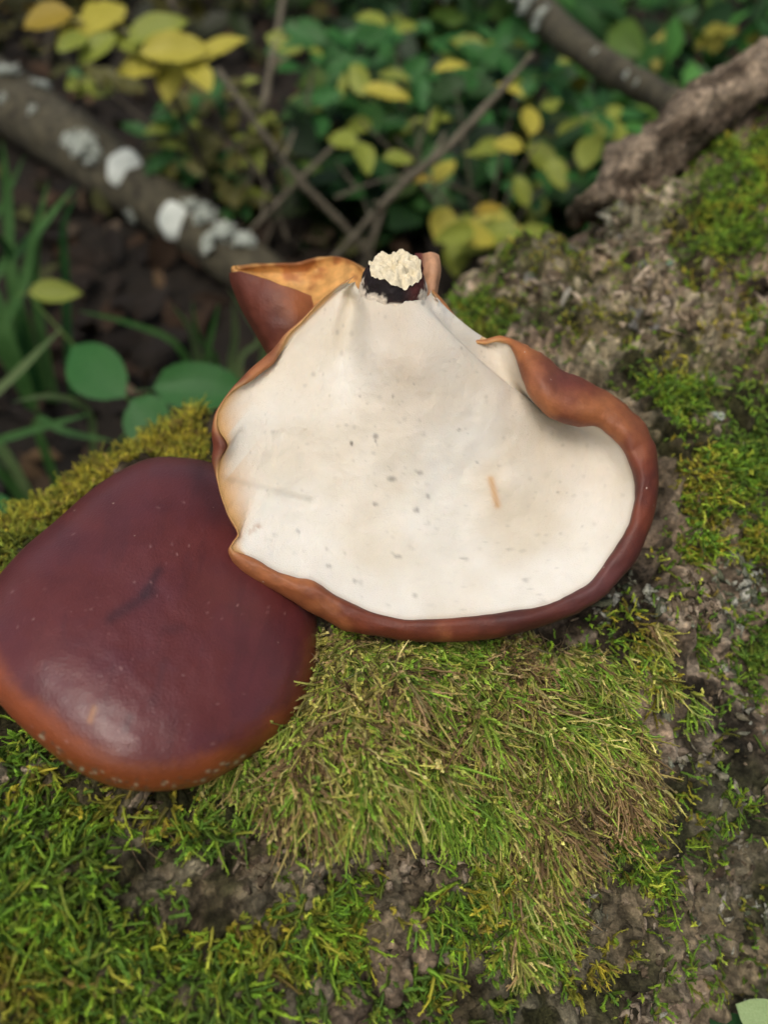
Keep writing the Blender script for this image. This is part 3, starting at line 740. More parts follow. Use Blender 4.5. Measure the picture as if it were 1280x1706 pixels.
    root = thing('mushroom', 'large upturned mushroom showing its creamy white underside and broken stem', 'mushroom', base)
    part('pore_surface', V, grid_quads(nt, ns), None, M['pore'], root, col)
    # ---- brown skin: inrolled rim, then the back of the cap
    nu, nb = 30, 60
    u = np.linspace(0, 1, nu)[None]
    Ex, Ey, Ox, Oy, dE = [R_[:, i][:, None] for i in range(5)]
    w = np.hypot(Ox - Ex, Oy - Ey)
    irr = 1 + .28 * fbm(np.stack([np.broadcast_to(tt[:, None] * 40, (nt, nu)), np.broadcast_to(u * 2, (nt, nu)), np.zeros((nt, nu))], -1), 1, 3, 351)
    rr = np.maximum(.5 * w * dE / F, .00025)
    f = (1 - np.cos(np.pi * u)) / 2
    sx_, sy_ = Ex + (Ox - Ex) * f, Ey + (Oy - Ey) * f
    sd_ = dE - .00012 - rr * np.sin(np.pi * u) * 1.0 * irr + rr * .9 * u ** 2
    v = np.linspace(0, 1, nb + 1)[1:]
    js = np.clip(((1 - v) * (ns - 1)).astype(int), 0, ns - 1)
    bl = smooth(0, .12, v)[None]
    bx = Ox * (1 - bl) + px[:, js] * bl; by = Oy * (1 - bl) + py[:, js] * bl
    d1 = sd_[:, -1:]
    thick = .0018 + .0055 * smooth(0, .4, v)[None]
    bd = d1 * (1 - bl) + d[:, js] * bl + thick
    bd = np.maximum(bd, d[:, js] + .0012)
    AXx = np.concatenate([sx_, bx], 1); AYy = np.concatenate([sy_, by], 1); ADd = np.concatenate([sd_, bd], 1)
    VC = P(AXx, AYy, ADd)
    nn_ = nu + nb
    Q2 = np.stack([AXx, AYy, np.zeros_like(AXx)], -1)
    mar, red, org, pur = np.array([.070, .015, .011]), np.array([.150, .032, .011]), np.array([.40, .145, .045]), np.array([.12, .04, .04])
    k1 = np.interp(tt, [0, .1, .3, .37, .42, .5, .6, .68, .74, .8, .86, .9, 1], [.9, .6, .6, .75, .8, .4, .12, .3, .62, .9, 1.1, 1.1, 1])[:, None]
    nz = fbm(Q2, .016, 4, 361) * .95
    c = mar + (red - mar) * smooth(.0, .6, k1 + nz * .5)[..., None]
    c = c + (org - c) * (smooth(.55, 1.05, k1 + nz * .6) * .8)[..., None]
    pz = np.exp(-((AXx - 1000) / 70) ** 2 - ((AYy - 975) / 60) ** 2) + .8 * np.exp(-((AXx - 930) / 60) ** 2 - ((AYy - 630) / 40) ** 2)  # sky sheen painted purple on the lower-right rim; pinkish skin tone above
    c = c + (pur - c) * (np.clip(pz + .3 * nz, 0, 1) * .6)[..., None]
    thin = (np.exp(-(w / 13) ** 2) * np.exp(-((np.arange(nn_) / 16.0)[None]) ** 2))
    c = c + (np.array([.62, .36, .13]) - c) * np.clip(thin * 1.2, 0, 1)[..., None]
    part('cap', VC, grid_quads(nt, nn_)[:, ::-1], None, M['cap'], root, c)
    # ---- stem stub
    ax = norm(RC @ np.array([.05, .62, .78])); b0 = P(655, 494, .2115)
    sd1 = norm(np.cross(ax, RC[:, 2])); sd2 = np.cross(ax, sd1)
    a = np.linspace(0, 2 * np.pi, 96, endpoint=False); hh = np.linspace(0, 1, 26)
    rad = np.interp(hh, [0, .35, .8, 1], [.0096, .0088, .0077, .0071])
    H = .0084
    D = np.cos(a)[None, :, None] * sd1 + np.sin(a)[None, :, None] * sd2
    ragged = .0028 * fbm(np.stack([np.cos(a) * 2, np.sin(a) * 2, a * 0], -1), 1.1, 4, 371)
    Vs = b0 + ax * (hh[:, None] * (H + ragged[None]))[..., None] + D * rad[:, None, None]
    Vs = Vs + D * (fbm(Vs, 500, 3, 381) * .0006)[..., None]
    blk, brn, ivory = np.array([.013, .009, .010]), np.array([.07, .018, .016]), np.array([.68, .60, .48])
    hb = hh[:, None] + .4 * fbm(Vs, 600, 2, 391)
    right = smooth(.2, .8, D @ RC[:, 0])
    cs = blk + (brn - blk) * (right * .9 + .15 * (fbm(Vs, 350, 2, 395) > .1))[..., None]
    cs = ivory + (cs - ivory) * smooth(.42, .6, hb)[..., None]
    I, J = np.meshgrid(np.arange(25), np.arange(96), indexing='ij')
    q = np.stack([I * 96 + J, I * 96 + (J + 1) % 96, (I + 1) * 96 + (J + 1) % 96, (I + 1) * 96 + J], -1).reshape(-1, 4)
    st = part('stem', Vs, q, None, M['stem'], root, cs); st['label'] = 'short stem stub with a black band'
    rr = np.linspace(1, 0, 24)
    rim = (b0 + ax * (H + ragged)[:, None] + D[0] * (.0070 + .0009 * fbm(np.stack([np.cos(a) * 2, np.sin(a) * 2, a * 0 + 3], -1), 1.5, 3, 373))[:, None])
    ctr = b0 + ax * (H + .0008)
    Vf = ctr + (rim - ctr)[None] * rr[:, None, None]
    wk, wk2, wid = worley(Vf + .0012 * np.stack([fbm(Vf, 500, 2, 403 + k) for k in range(3)], -1), 430, 404)
    bumpf = (.5 - wk) * .0012 + (wid - .5) * .0014 + fbm(Vf, 260, 2, 409) * .0012 + fbm(Vf, 700, 2, 402) * .0006
    spike = np.exp(-((((Vf - (ctr + sd1 * np.sign(sd1 @ RC[:, 0]) * .0012 + sd2 * -.0)) ** 2).sum(-1)) / .0022 ** 2)) * .0
    Vf = Vf + ax * ((bumpf + .0006) * smooth(1.02, .8, rr)[:, None] + spike)[..., None] + ax * .0002
    I, J = np.meshgrid(np.arange(23), np.arange(96), indexing='ij')
    q = np.stack([I * 96 + J, I * 96 + (J + 1) % 96, (I + 1) * 96 + (J + 1) % 96, (I + 1) * 96 + J], -1).reshape(-1, 4)
    fl = part('broken_flesh', Vf, q, None, M['flesh'], st); fl['label'] = 'cream crumbly flesh of the broken stem end'
    # ---- far side of the cap: brown wall at the left, orange inside, small tab at the right
    def patch(name, rows, mat, colf, thick, nu=60, nv=40, lab=None):
        rows = [catmull(r, nu) for r in rows]; G = np.stack(rows, 0)
        fine = np.stack([catmull(G[:, i], nv) for i in range(nu)], 0)
        V = P(fine[..., 0], fine[..., 1], fine[..., 2])
        V = V + RC[:, 2] * (fbm(V, 160, 3, 411) * .0007)[..., None]
        o = part(name, V, grid_quads(nu, nv), None, mat, root, colf(fine[..., 0], fine[..., 1]))
        m = o.modifiers.new('thickness', 'SOLIDIFY'); m.thickness = thick; m.offset = 0
        if lab: o['label'] = lab
    def cb(x, y):
        n_ = fbm(np.stack([x, y, x * 0], -1), .02, 3, 421)
        k = np.clip(smooth(440, 505, x) * .7 + n_ * .5, 0, 1)[..., None]
        return np.array([.12, .028, .014]) * (1 - k) + np.array([.36, .12, .04]) * k
    patch('rear_wall', [[(388, 454, .232), (412, 456, .2275), (452, 471, .225), (485, 484, .225), (515, 496, .228)],
                        [(390, 470, .233), (418, 490, .2265), (452, 505, .224), (490, 515, .2245), (520, 520, .228)],
                        [(404, 505, .234), (428, 525, .2275), (455, 540, .225), (490, 545, .225), (520, 545, .228)],
                        [(428, 548, .234), (444, 560, .229), (465, 570, .227), (495, 572, .2265), (520, 570, .228)],
                        [(452, 590, .234), (462, 594, .230), (480, 596, .228), (500, 596, .2275), (520, 596, .228)]], M['cap'], cb, .0024, lab='brown outer wall of the far cap margin')
    def ci(x, y):
        n_ = fbm(np.stack([x, y, x * 0], -1), .035, 3, 431)
        k = smooth(-.15, .35, n_ + .5 * np.exp(-((x - 500) / 18) ** 2) * (y < 455) - .1)[..., None]
        cc = np.array([.70, .38, .12]) * (1 - k) + np.array([.44, .17, .05]) * k
        rim = smooth(8, 0, np.abs(y - np.interp(x, [386, 430, 470, 500, 530, 560, 590, 610], [446, 441, 440, 438, 430, 428, 438, 450])))[..., None] * (.5 + .5 * (n_ > 0))[..., None]
        return cc * (1 - rim * .5) + np.array([.2, .06, .015]) * rim * .5
    patch('rear_lobe', [[(392, 447, .2325), (430, 441, .238), (470, 440, .241), (500, 438, .240), (530, 430, .242), (562, 428, .240), (592, 438, .236), (610, 452, .230)],
                        [(388, 449, .2325), (430, 456, .240), (470, 458, .243), (500, 456, .242), (530, 452, .244), (562, 452, .241), (592, 458, .236), (612, 466, .230)],
                        [(389, 452, .2325), (432, 474, .238), (470, 482, .241), (500, 485, .241), (530, 485, .240), (562, 485, .236), (592, 486, .231), (614, 488, .226)],
                        [(392, 458, .2325), (436, 500, .234), (472, 520, .236), (500, 530, .236), (530, 535, .232), (562, 535, .226), (592, 530, .222), (618, 520, .220)]], M['inside'], ci, .0016, lab='orange inside of the far cap lobe')
    def ct(x, y):
        k = smooth(702, 716, x)[..., None]
        return np.array([.12, .03, .025]) * (1 - k) + np.array([.58, .32, .18]) * k
    patch('rear_tab', [[(694, 424, .222), (706, 426, .221), (718, 424, .219), (728, 428, .221)], [(694, 445, .222), (708, 448, .219), (722, 448, .2165), (731, 450, .220)],
                       [(694, 470, .221), (708, 474, .219), (720, 474, .217), (727, 476, .220)], [(694, 505, .220), (706, 508, .219), (716, 510, .2185), (722, 512, .220)]], M['inside'], ct, .0016, 30, 24, 'pinkish tab of cap margin beside the stem')
    # tiny pale slug-trail curls of grit stuck on the rim
    return root

def cap_material(name, rough, coat, mot=.28):
    m, t, b = nodes(name)
    a = attr_col(t); nz = noise_node(t, 120, 6, .65); nf = noise_node(t, 1500, 3, .6)
    r = ramp(t, nz.outputs[0], [(.3, (1 - mot,) * 3), (.7, (1 + mot, 1 + mot, 1 + mot * .8))])
    c = mixrgb(t, 'MULTIPLY', 1.0, a.outputs[0], r.outputs[0])
    tc = t.nodes.new('ShaderNodeTexCoord')
    vo = t.nodes.new('ShaderNodeTexVoronoi'); vo.inputs['Scale'].default_value = 260; t.links.new(tc.outputs['Object'], vo.inputs['Vector'])
    sp = ramp(t, vo.outputs['Distance'], [(.045, (1, 1, 1)), (.09, (0, 0, 0))])
    n3 = noise_node(t, 90, 3, .6); r3 = ramp(t, n3.outputs[0], [(.56, (0, 0, 0)), (.62, (1, 1, 1))])
    fac = mixrgb(t, 'MULTIPLY', 1.0, sp.outputs[0], r3.outputs[0])
    c = mixrgb(t, 'MIX', fac, c, (.42, .30, .24))
    t.links.new(c, b.inputs['Base Color'])
    rr = t.nodes.new('ShaderNodeMapRange'); rr.inputs['To Min'].default_value = rough - .08; rr.inputs['To Max'].default_value = rough + .14
    t.links.new(nz.outputs[0], rr.inputs['Value']); t.links.new(rr.outputs[0], b.inputs['Roughness'])
    b.inputs['Specular IOR Level'].default_value = .5
    b.inputs['Coat Weight'].default_value = coat; b.inputs['Coat Roughness'].default_value = .2
    bump(t, b, nf.outputs[0], .5, .0003)
    return m
M['cap'] = cap_material('cap_skin', .55, .0)
def pore_material():
    m, t, b = nodes('pore_surface')
    a = attr_col(t); nz = noise_node(t, 60, 5, .6); nf = noise_node(t, 2600, 2, .6)
    r = ramp(t, nz.outputs[0], [(.3, (.93, .92, .90)), (.7, (1.05, 1.05, 1.06))])
    c = mixrgb(t, 'MULTIPLY', 1.0, a.outputs[0], r.outputs[0])
    t.links.new(c, b.inputs['Base Color']); b.inputs['Roughness'].default_value = .75; b.inputs['Specular IOR Level'].default_value = .2
    b.inputs['Subsurface Weight'].default_value = .25; b.inputs['Subsurface Radius'].default_value = (.003, .0018, .001); b.inputs['Subsurface Scale'].default_value = 1.0
    bump(t, b, nf.outputs[0], .6, .0003)
    return m
M['pore'] = pore_material()
M['stem'] = mat_vcol('stem_skin', .7, 900, .4, .4, .0004)
M['inside'] = mat_vcol('lobe_inside', .5, 300, .3, .3, .0004, .15)
M['flesh'] = mat_plain('cream_flesh', (.62, .54, .36), (.80, .73, .54), 900, .8, .5, .0004)
white_mushroom()

# ------------------------------------------------------------------ brown mushroom
def brown_mushroom():
    na, nr_ = 300, 110
    o_ = catmull(OUT, na, True); c0 = np.array([255, 1035])
    dpl = lambda x, y: .1945 + (1040 - y) * .000102 + (x - 250) * .00004
    th = np.linspace(0, 1, nr_) * (np.pi / 2)
    r = np.sin(th) ** .96; h = np.cos(th)
    r[-1] = 1; h[-1] = 0
    XY = c0 + (o_ - c0)[:, None] * r[None, :, None]
    px, py = XY[..., 0], XY[..., 1]
    H = .0205
    d = dpl(px, py) - H * h[None]
    Q2 = np.stack([px, py, px * 0], -1)
    d = d + fbm(Q2, .006, 2, 501) * .0007 * h[None] + fbm(Q2, .03, 2, 503) * .00018 * h[None]
    # underside: lip tucked in, then pores
    nu = 34
    v = np.linspace(0, 1, nu)[1:]
    rv = 1 - .10 * np.sin(v * np.pi / 2) - .80 * np.clip((v - .3) / .7, 0, 1)
    XYu = c0 + (o_ - c0)[:, None] * rv[None, :, None]
    du = dpl(XYu[..., 0], XYu[..., 1]) + (.0048 * np.sin(np.clip(v / .35, 0, 1) * np.pi / 2) - .002 * smooth(.35, .9, v))[None]
    X = np.concatenate([px, XYu[:, :10, 0]], 1); Y = np.concatenate([py, XYu[:, :10, 1]], 1); D = np.concatenate([d, du[:, :10]], 1)
    V = P(X, Y, D)
    Q2 = np.stack([X, Y, X * 0], -1)
    nz = fbm(Q2, .012, 4, 511); st = fbm(np.stack([X * .05 + Y * .012, Y * .006 - X * .012, X * 0], -1), 1, 3, 521)
    mar, vio, org, drk, och = np.array([.112, .023, .021]), np.array([.106, .023, .025]), np.array([.22, .055, .015]), np.array([.030, .010, .013]), np.array([.30, .12, .03])
    col = mar + (vio - mar) * smooth(-.3, .3, nz)[..., None]
    col = col + (drk - col) * (.16 * smooth(.12, .5, st + .3 * nz))[..., None]
    rho = np.concatenate([np.broadcast_to(r[None], px.shape), np.broadcast_to(1 + v[:10][None], (na, 10))], 1)
    ang = np.degrees(np.arctan2(-(Y - c0[1]), X - c0[0]))           # 0 = right, -90 = bottom
    wgt = np.interp(ang, [-180, -165, -150, -120, -90, -60, -35, -10, 5, 15, 170, 180], [.6, .7, .8, 1, 1, .95, .85, .6, .1, 0, 0, .6])
    start = np.interp(ang, [-180, -150, -120, -90, -60, -35, -10, 180], [.88, .80, .74, .74, .80, .84, .90, .88])
    ed = smooth(start, start + .13, rho + .05 * nz + .02 * fbm(Q2, .09, 2, 531)) * wgt
    col = col + (org * (1 + .35 * nz[..., None]) - col) * np.clip(ed, 0, 1)[..., None]
    for (a_, b_, w_, s_) in [((255, 985), (185, 1030), 10, .6), ((265, 950), (240, 990), 8, .65), ((150, 1190), (155, 1183), 5, .0), ((215, 1195), (210, 1215), 8, .45), ((275, 1100), (255, 1170), 7, .25), ((300, 1045), (280, 1050), 8, .3), ((330, 790), (360, 850), 22, .5)]:  # wide last dab paints in the white cap's shade; others are dark streaks
        g, _t = seg_dist(X, Y, a_, b_); col = col + (drk - col) * (s_ * np.exp(-(g / w_) ** 2))[..., None]
    g, _t = seg_dist(X, Y, (150, 1200), (157, 1180)); col = col + (och - col) * (.8 * np.exp(-(g / 5) ** 2))[..., None]
    rr = np.random.default_rng(5)
    for i in range(150):
        if i < 90: x, y, rad, cc, w = rr.uniform(20, 500), rr.uniform(800, 1240), rr.uniform(.8, 1.9), np.array([.40, .22, .20]), rr.uniform(.25, .7)
        else:
            an = math.radians(rr.uniform(-135, -55)); q = rr.uniform(.93, .985); k = int(np.argmin(np.abs(np.degrees(np.arctan2(-(o_[:, 1] - c0[1]), o_[:, 0] - c0[0])) - math.degrees(an))))
            x, y = c0 + (o_[k] - c0) * q; rad, cc, w = rr.uniform(1.3, 2.8), (np.array([.42, .42, .28]) if rr.uniform() < .45 else np.array([.05, .07, .05])), rr.uniform(.3, .75)
        g2 = (X - x) ** 2 + (Y - y) ** 2; m = (g2 < 90) & (rho <= 1)
        col[m] = col[m] + (cc - col[m]) * (w * np.exp(-g2[m] / rad ** 2))[:, None]
    base = P(255, 1120, .2005)
    root = thing('mushroom', 'glossy dark maroon mushroom cap with orange-brown rim resting on the moss', 'mushroom', base)
    part('cap', V, grid_quads(na, nr_ + 10, True), None, M['cap_glossy'], root, col)
    Vu = P(XYu[:, 8:, 0], XYu[:, 8:, 1], du[:, 8:] - .0001)
    part('pore_surface', Vu, grid_quads(na, Vu.shape[1], True), None, M['flesh'], root)
    # stem from the underside into the bark
    s0 = P(300, 985, .2005); c_, n_ = log_at(330, 985)
    pth = catmull([s0, (s0 + c_) / 2 + np.array([0, 0, .001]), c_ - n_ * .004], 14)
    Vv, q, tr = tube(pth, np.linspace(.011, .0075, 14), 24, .0006, 300, 9)
    part('stem', Vv, q, tr, M['stem_dark'], root)
M['cap_glossy'] = cap_material('glossy_cap_skin', .38, .22, .12)
M['stem_dark'] = mat_plain('dark_stem', (.02, .012, .01), (.08, .045, .03), 300, .7, .4, .0005)
brown_mushroom()

# ------------------------------------------------------------------ leaves, plants, twigs behind the log
def leaf_mesh(kind, seed):
    r = np.random.default_rng(seed); nl, nw = 9, 5
    u = np.linspace(0, 1, nl); w = {'oval': np.sin(np.pi * u ** .85) ** .75, 'lance': np.sin(np.pi * u ** .7) ** 1.1, 'round': np.sin(np.pi * np.clip(u, 0.02, .98) ** .95) ** .5}[kind]
    w[0] = .03; w[-1] = .02
    s = np.linspace(-1, 1, nw)
    X = np.broadcast_to(u[:, None], (nl, nw)).copy(); Y = w[:, None] * s[None] * .5
    Z = .18 * np.abs(s)[None] * w[:, None] * .6 - .22 * (u[:, None] - .3) ** 2 + r.normal(0, .02, (nl, nw)) * (u[:, None] > .05)
    Y = Y + .05 * np.sin(u * 3 + r.uniform(0, 6))[:, None]
    pet = np.array([[-.22, .008, -.03], [-.22, -.008, -.03], [.02, .008, 0], [.02, -.008, 0]])
    V = np.vstack([np.stack([X, Y, Z], -1).reshape(-1, 3), pet]); k = nl * nw
    q = np.vstack([grid_quads(nl, nw), [[k, k + 1, k + 3, k + 2]]])
    return mesh_np('leaf', V, q, None)
LEAFM = {}
def leaf(parent, c, ang, length, width, mat, kind='oval', tilt=.35, name='leaf', roll=None):
    """a leaf centred on c; ang is its heading as seen in the photograph"""
    key = (kind, mat, random.randrange(3))
    if key not in LEAFM:
        me = leaf_mesh(kind, abs(hash(kind)) % 7 + key[2] * 10 + len(mat)); me.materials.append(M[mat]); LEAFM[key] = me
    o = bpy.data.objects.new(name, LEAFM[key]); COL.objects.link(o); o.parent = parent
    a = math.radians(ang)
    x = RC[:, 0] * math.cos(a) + RC[:, 1] * math.sin(a)
    z = norm(RC[:, 2] * .75 + np.array([0, 0, .5]) + np.array([random.gauss(0, tilt), random.gauss(0, tilt), random.gauss(0, tilt * .5)]))
    x = norm(x - z * (x @ z)); y = np.cross(z, x)
    base = np.array(parent.location)
    basis(o, x, y, z, (length, width, length * .7), np.asarray(c) - base - x * length * .5)
    return o

def plant_root(px, py, depth=None):
    d = float(ground_depth(px, py)) if depth is None else depth
    w = P(px, py, d); w[2] = float(ground_z(w[0], w[1])) ; return w

def stem_path(pts):
    return catmull([p for p in pts], 8 * len(pts))

def stem(parent, pts, r0_, r1_, mat='twig', name='stem', n=8):
    pth = stem_path(pts); V, q, tr = tube(pth, np.linspace(r0_, r1_, len(pth)), n, r0_ * .25, 90, 3)
    return part(name, V, q, tr, M[mat], parent)

# ---- yellow sapling, upper left
def drop(w, dx=0, dy=0):
    g = np.array(w, float); g[0] += dx; g[1] += dy; g[2] = float(ground_z(g[0], g[1])) - .01; return g
YD = .80
top = P(250, 95, YD); g = drop(top, .03, .05)
y_root = thing('sapling', 'slender sapling with clear yellow leaves above the lichened branch', 'sapling', g + [0, 0, .01])
stem(y_root, [g, (g + top) / 2 + [.01, 0, 0], top, P(190, 40, YD), P(170, 0, YD + .01)], .004, .0018, 'darktwig')
stem(y_root, [top, P(290, 100, YD - .01), P(345, 95, YD - .02)], .002, .0012, 'darktwig')
stem(y_root, [P(190, 40, YD), P(130, 38, YD), P(80, 30, YD)], .002, .0012, 'darktwig')
for x, y, l, w, a, m in [(78, 32, 75, 52, 200, 'leaf_ochre'), (150, 52, 110, 55, 25, 'leaf_yellow'), (178, 28, 90, 52, 60, 'leaf_yellow'), (160, 80, 70, 40, 220, 'leaf_olive'), (236, 112, 78, 42, 190, 'leaf_yellow'), (262, 50, 95, 45, 20, 'leaf_olive'),
                         (283, 130, 70, 48, 260, 'leaf_yellow'), (295, 85, 105, 48, 10, 'leaf_yellow'), (358, 90, 105, 42, 5, 'leaf_yellow'), (332, 128, 60, 36, 300, 'leaf_yellow'), (215, 70, 60, 35, 150, 'leaf_olive'), (255, 78, 80, 40, 330, 'leaf_olive'), (120, 70, 55, 30, 230, 'leaf_olive'), (330, 100, 70, 40, 20, 'leaf_yellow')]:
    dd = YD + random.uniform(-.03, .03); leaf(y_root, P(x, y, dd), a, 1.15 * l * dd / F, 1.2 * w * dd / F, m, 'oval', .25)

# ---- shrubs in the middle
def shrub(name, label, spots, depth, root_px, mats, size, kind, fan=0, matstem='darktwig', dj=.06, more=1):
    rd = P(root_px[0], root_px[1], depth + .12); g = drop(rd)
    root = thing(name, label, 'shrub', g + [0, 0, .01])
    hub = P(root_px[0], root_px[1], depth + .05)
    stem(root, [g, (g + hub) / 2, hub], .005, .003, matstem)
    for (x, y, rx, ry, n) in spots:
        tipw = P(x, y, depth); stem(root, [hub, (hub + tipw) / 2 + [0, 0, .01], tipw], .003, .0012, matstem, 'twig', 6)
        for i in range(n * more):
            px = x + random.gauss(0, .45) * rx; py = y + random.gauss(0, .45) * ry; d = depth + random.gauss(0, dj)
            l = random.uniform(*size) * d / F
            leaf(root, P(px, py, d), math.degrees(math.atan2(-(py - y) + random.gauss(0, 8), px - x + random.gauss(0, 8))), l, l * random.uniform(.42, .6), random.choice(mats), kind, .4)
    return root
shrub('shrub', 'dark green leafy shrub growing behind the crossed twigs', [(520, 70, 60, 50, 9), (600, 110, 70, 50, 11), (690, 130, 70, 50, 12), (780, 150, 70, 50, 11), (620, 190, 60, 40, 9), (720, 210, 70, 40, 9), (560, 160, 50, 50, 8), (660, 60, 90, 40, 9), (820, 90, 60, 40, 8)], 1.0, (680, 330), ['leaf_green', 'leaf_green', 'leaf_broad', 'leaf_broad', 'leaf_olive'], (38, 72), 'oval', more=2)
shrub('shrub', 'low deep green shrub in the dark gap beside the log', [(900, 330, 60, 50, 9), (1000, 200, 60, 60, 9), (860, 330, 50, 50, 8), (960, 290, 60, 50, 8), (820, 230, 60, 40, 8), (1030, 260, 40, 40, 6), (900, 130, 60, 50, 8)], .92, (900, 420), ['leaf_green', 'leaf_dark', 'leaf_broad', 'leaf_olive'], (36, 66), 'oval', more=2)
s3 = shrub('shrub', 'autumn shrub with yellow-green leaves behind the broken stem', [(770, 390, 40, 30, 5), (850, 400, 40, 25, 5)], .78, (800, 460), ['leaf_olive', 'leaf_olive', 'leaf_yellow'], (70, 100), 'oval')
for x, y, l, w, a, m in [(598, 132, 70, 42, 120, 'leaf_olive'), (645, 155, 95, 42, 350, 'leaf_yellow'), (570, 235, 70, 45, 150, 'leaf_olive'), (607, 262, 80, 45, 280, 'leaf_olive'), (665, 265, 60, 35, 10, 'leaf_olive'), (752, 113, 65, 36, 5, 'leaf_yellow'), (742, 285, 70, 40, 60, 'leaf_yellow'), (796, 262, 55, 35, 0, 'leaf_olive'),
                         (848, 242, 60, 38, 180, 'leaf_yellow'), (905, 265, 90, 50, 310, 'leaf_olive'), (885, 200, 70, 42, 80, 'leaf_yellow'), (918, 175, 60, 38, 100, 'leaf_olive'), (955, 210, 70, 40, 30, 'leaf_olive'), (985, 250, 90, 50, 70, 'leaf_olive'), (930, 290, 70, 40, 300, 'leaf_olive'), (738, 375, 75, 52, 250, 'leaf_yellow'), (790, 385, 90, 50, 340, 'leaf_olive'),
                         (850, 150, 60, 32, 140, 'leaf_yellow'), (760, 430, 80, 55, 270, 'leaf_olive'), (890, 390, 70, 40, 20, 'leaf_olive'), (815, 350, 60, 34, 210, 'leaf_ochre'), (700, 300, 50, 30, 10, 'leaf_ochre'), (870, 320, 60, 36, 300, 'leaf_olive'), (1000, 215, 60, 36, 60, 'leaf_olive')]:
    dd = .78 + random.uniform(-.05, .05); leaf(s3, P(x, y, dd), a, .88 * l * dd / F, .88 * w * dd / F, m, 'oval', .3)
hub3 = P(800, 460, .83)
for x, y in [(600, 200), (760, 150), (900, 230), (980, 250), (860, 160), (742, 330), (660, 230)]:
    tw = P(x, y, .79); stem(s3, [hub3, (hub3 + tw) / 2 + [0, .01, .012], tw], .0022, .001, 'darktwig', 'twig', 6)

leafmat('leaf_dim', (.06, .065, .012), (.13, .12, .025))
shrub('shrub', 'sparse olive shrub with small dull leaves behind the lichened branch', [(300, 200, 60, 40, 10), (340, 290, 60, 40, 12), (400, 330, 50, 40, 10), (280, 250, 50, 40, 8), (420, 230, 50, 50, 9), (360, 160, 60, 40, 9), (470, 260, 40, 50, 7), (150, 130, 50, 30, 7)], .95, (370, 330), ['leaf_dim', 'leaf_dim', 'leaf_green', 'leaf_olive'], (36, 62), 'oval', dj=.03, more=2)

# ---- broad-leaved herb at the left
hg = plant_root(235, 640); hub = P(240, 690, .52); hg = drop(hub, .01, .04)
herb = thing('herb', 'low herb with broad oval green leaves behind the dark mushroom', 'plant', hg + [0, 0, .01])
stem(herb, [hg, (hg + hub) / 2, hub], .002, .0014, 'stem_green')
for x, y, l, w, a, d in [(160, 615, 150, 92, 136, .50), (332, 645, 150, 86, 4, .50), (250, 706, 105, 84, 312, .47), (-8, 858, 90, 72, 150, .42), (92, 487, 85, 40, 5, .62)]:
    c = P(x, y, d); leaf(herb, c, a, l * d / F, w * d / F, 'leaf_broad' if d < .6 else 'leaf_olive', 'round' if a == 4 else 'oval', .12)
    aa = math.radians(a); b = c - (RC[:, 0] * math.cos(aa) + RC[:, 1] * math.sin(aa)) * l * d / F * .55
    stem(herb, [hub, (hub + b) / 2 - [0, 0, .004], b], .0012, .0008, 'stem_green', 'petiole', 6)

# ---- grass
def blade(parent, pts, w, mat='grass'):
    pth = catmull(pts, 14); T = norm(np.gradient(pth, axis=0)); S = norm(np.cross(T, RC[:, 2] + np.array([.2, 0, .4]))); N_ = np.cross(T, S)
    ww = w * np.interp(np.linspace(0, 1, 14), [0, .3, .8, 1], [.6, 1, .7, .05])
    V = np.stack([pth - S * ww[:, None], pth + N_ * ww[:, None] * .35, pth + S * ww[:, None]], 1)
    return part('blade', V, grid_quads(14, 3), None, M[mat], parent)
def tuft(label, blades, d, mats, root_px):
    g = drop(P(root_px[0], root_px[1], d))
    root = thing('grass_tuft', label, 'grass', g + [0, 0, .006], 'grass tufts behind the log')
    for b in blades:
        dd = d + random.uniform(-.04, .04); w = b[0] * dd / F / 2
        pts = [P(x, y, dd - .03 * i) for i, (x, y) in enumerate(b[1:])]
        q = pts[0].copy(); gq = (g + drop(q)) / 2; gq[2] = g[2]
        blade(root, [gq, (gq + q) / 2 + [0, 0, .01]] + pts, w, random.choice(mats))
    return root
tuft('tall dark green grass tuft at the foot of the lichened branch', [(22, (20, 470), (12, 330), (4, 235)), (18, (60, 500), (60, 400), (80, 300)), (24, (-20, 480), (50, 400), (125, 310)), (26, (0, 560), (40, 470), (60, 360)), (16, (110, 470), (105, 380), (130, 320)), (18, (30, 540), (20, 430), (-20, 380)), (14, (-30, 420), (10, 330), (40, 260))], .70, ['grass', 'grass', 'leaf_dark'], (30, 620))
tuft('pale grass tuft arching over the brown litter left of the broad-leaved herb', [(20, (-30, 690), (40, 610), (105, 545)), (18, (-20, 750), (60, 715), (150, 690)), (14, (150, 690), (90, 660), (20, 670)), (16, (60, 700), (110, 720), (190, 735))], .56, ['grass_pale', 'grass'], (40, 760))
tuft('thin grass tuft arching between the herb and the curled cap', [(16, (330, 600), (318, 550), (285, 508)), (15, (345, 610), (352, 560), (365, 505)), (15, (385, 610), (392, 560), (388, 500)), (14, (440, 580), (415, 530), (380, 480)), (14, (300, 580), (220, 540), (130, 518)), (12, (360, 600), (330, 560), (320, 500)), (13, (400, 600), (430, 570), (445, 520))], .62, ['grass', 'grass_pale'], (350, 640))

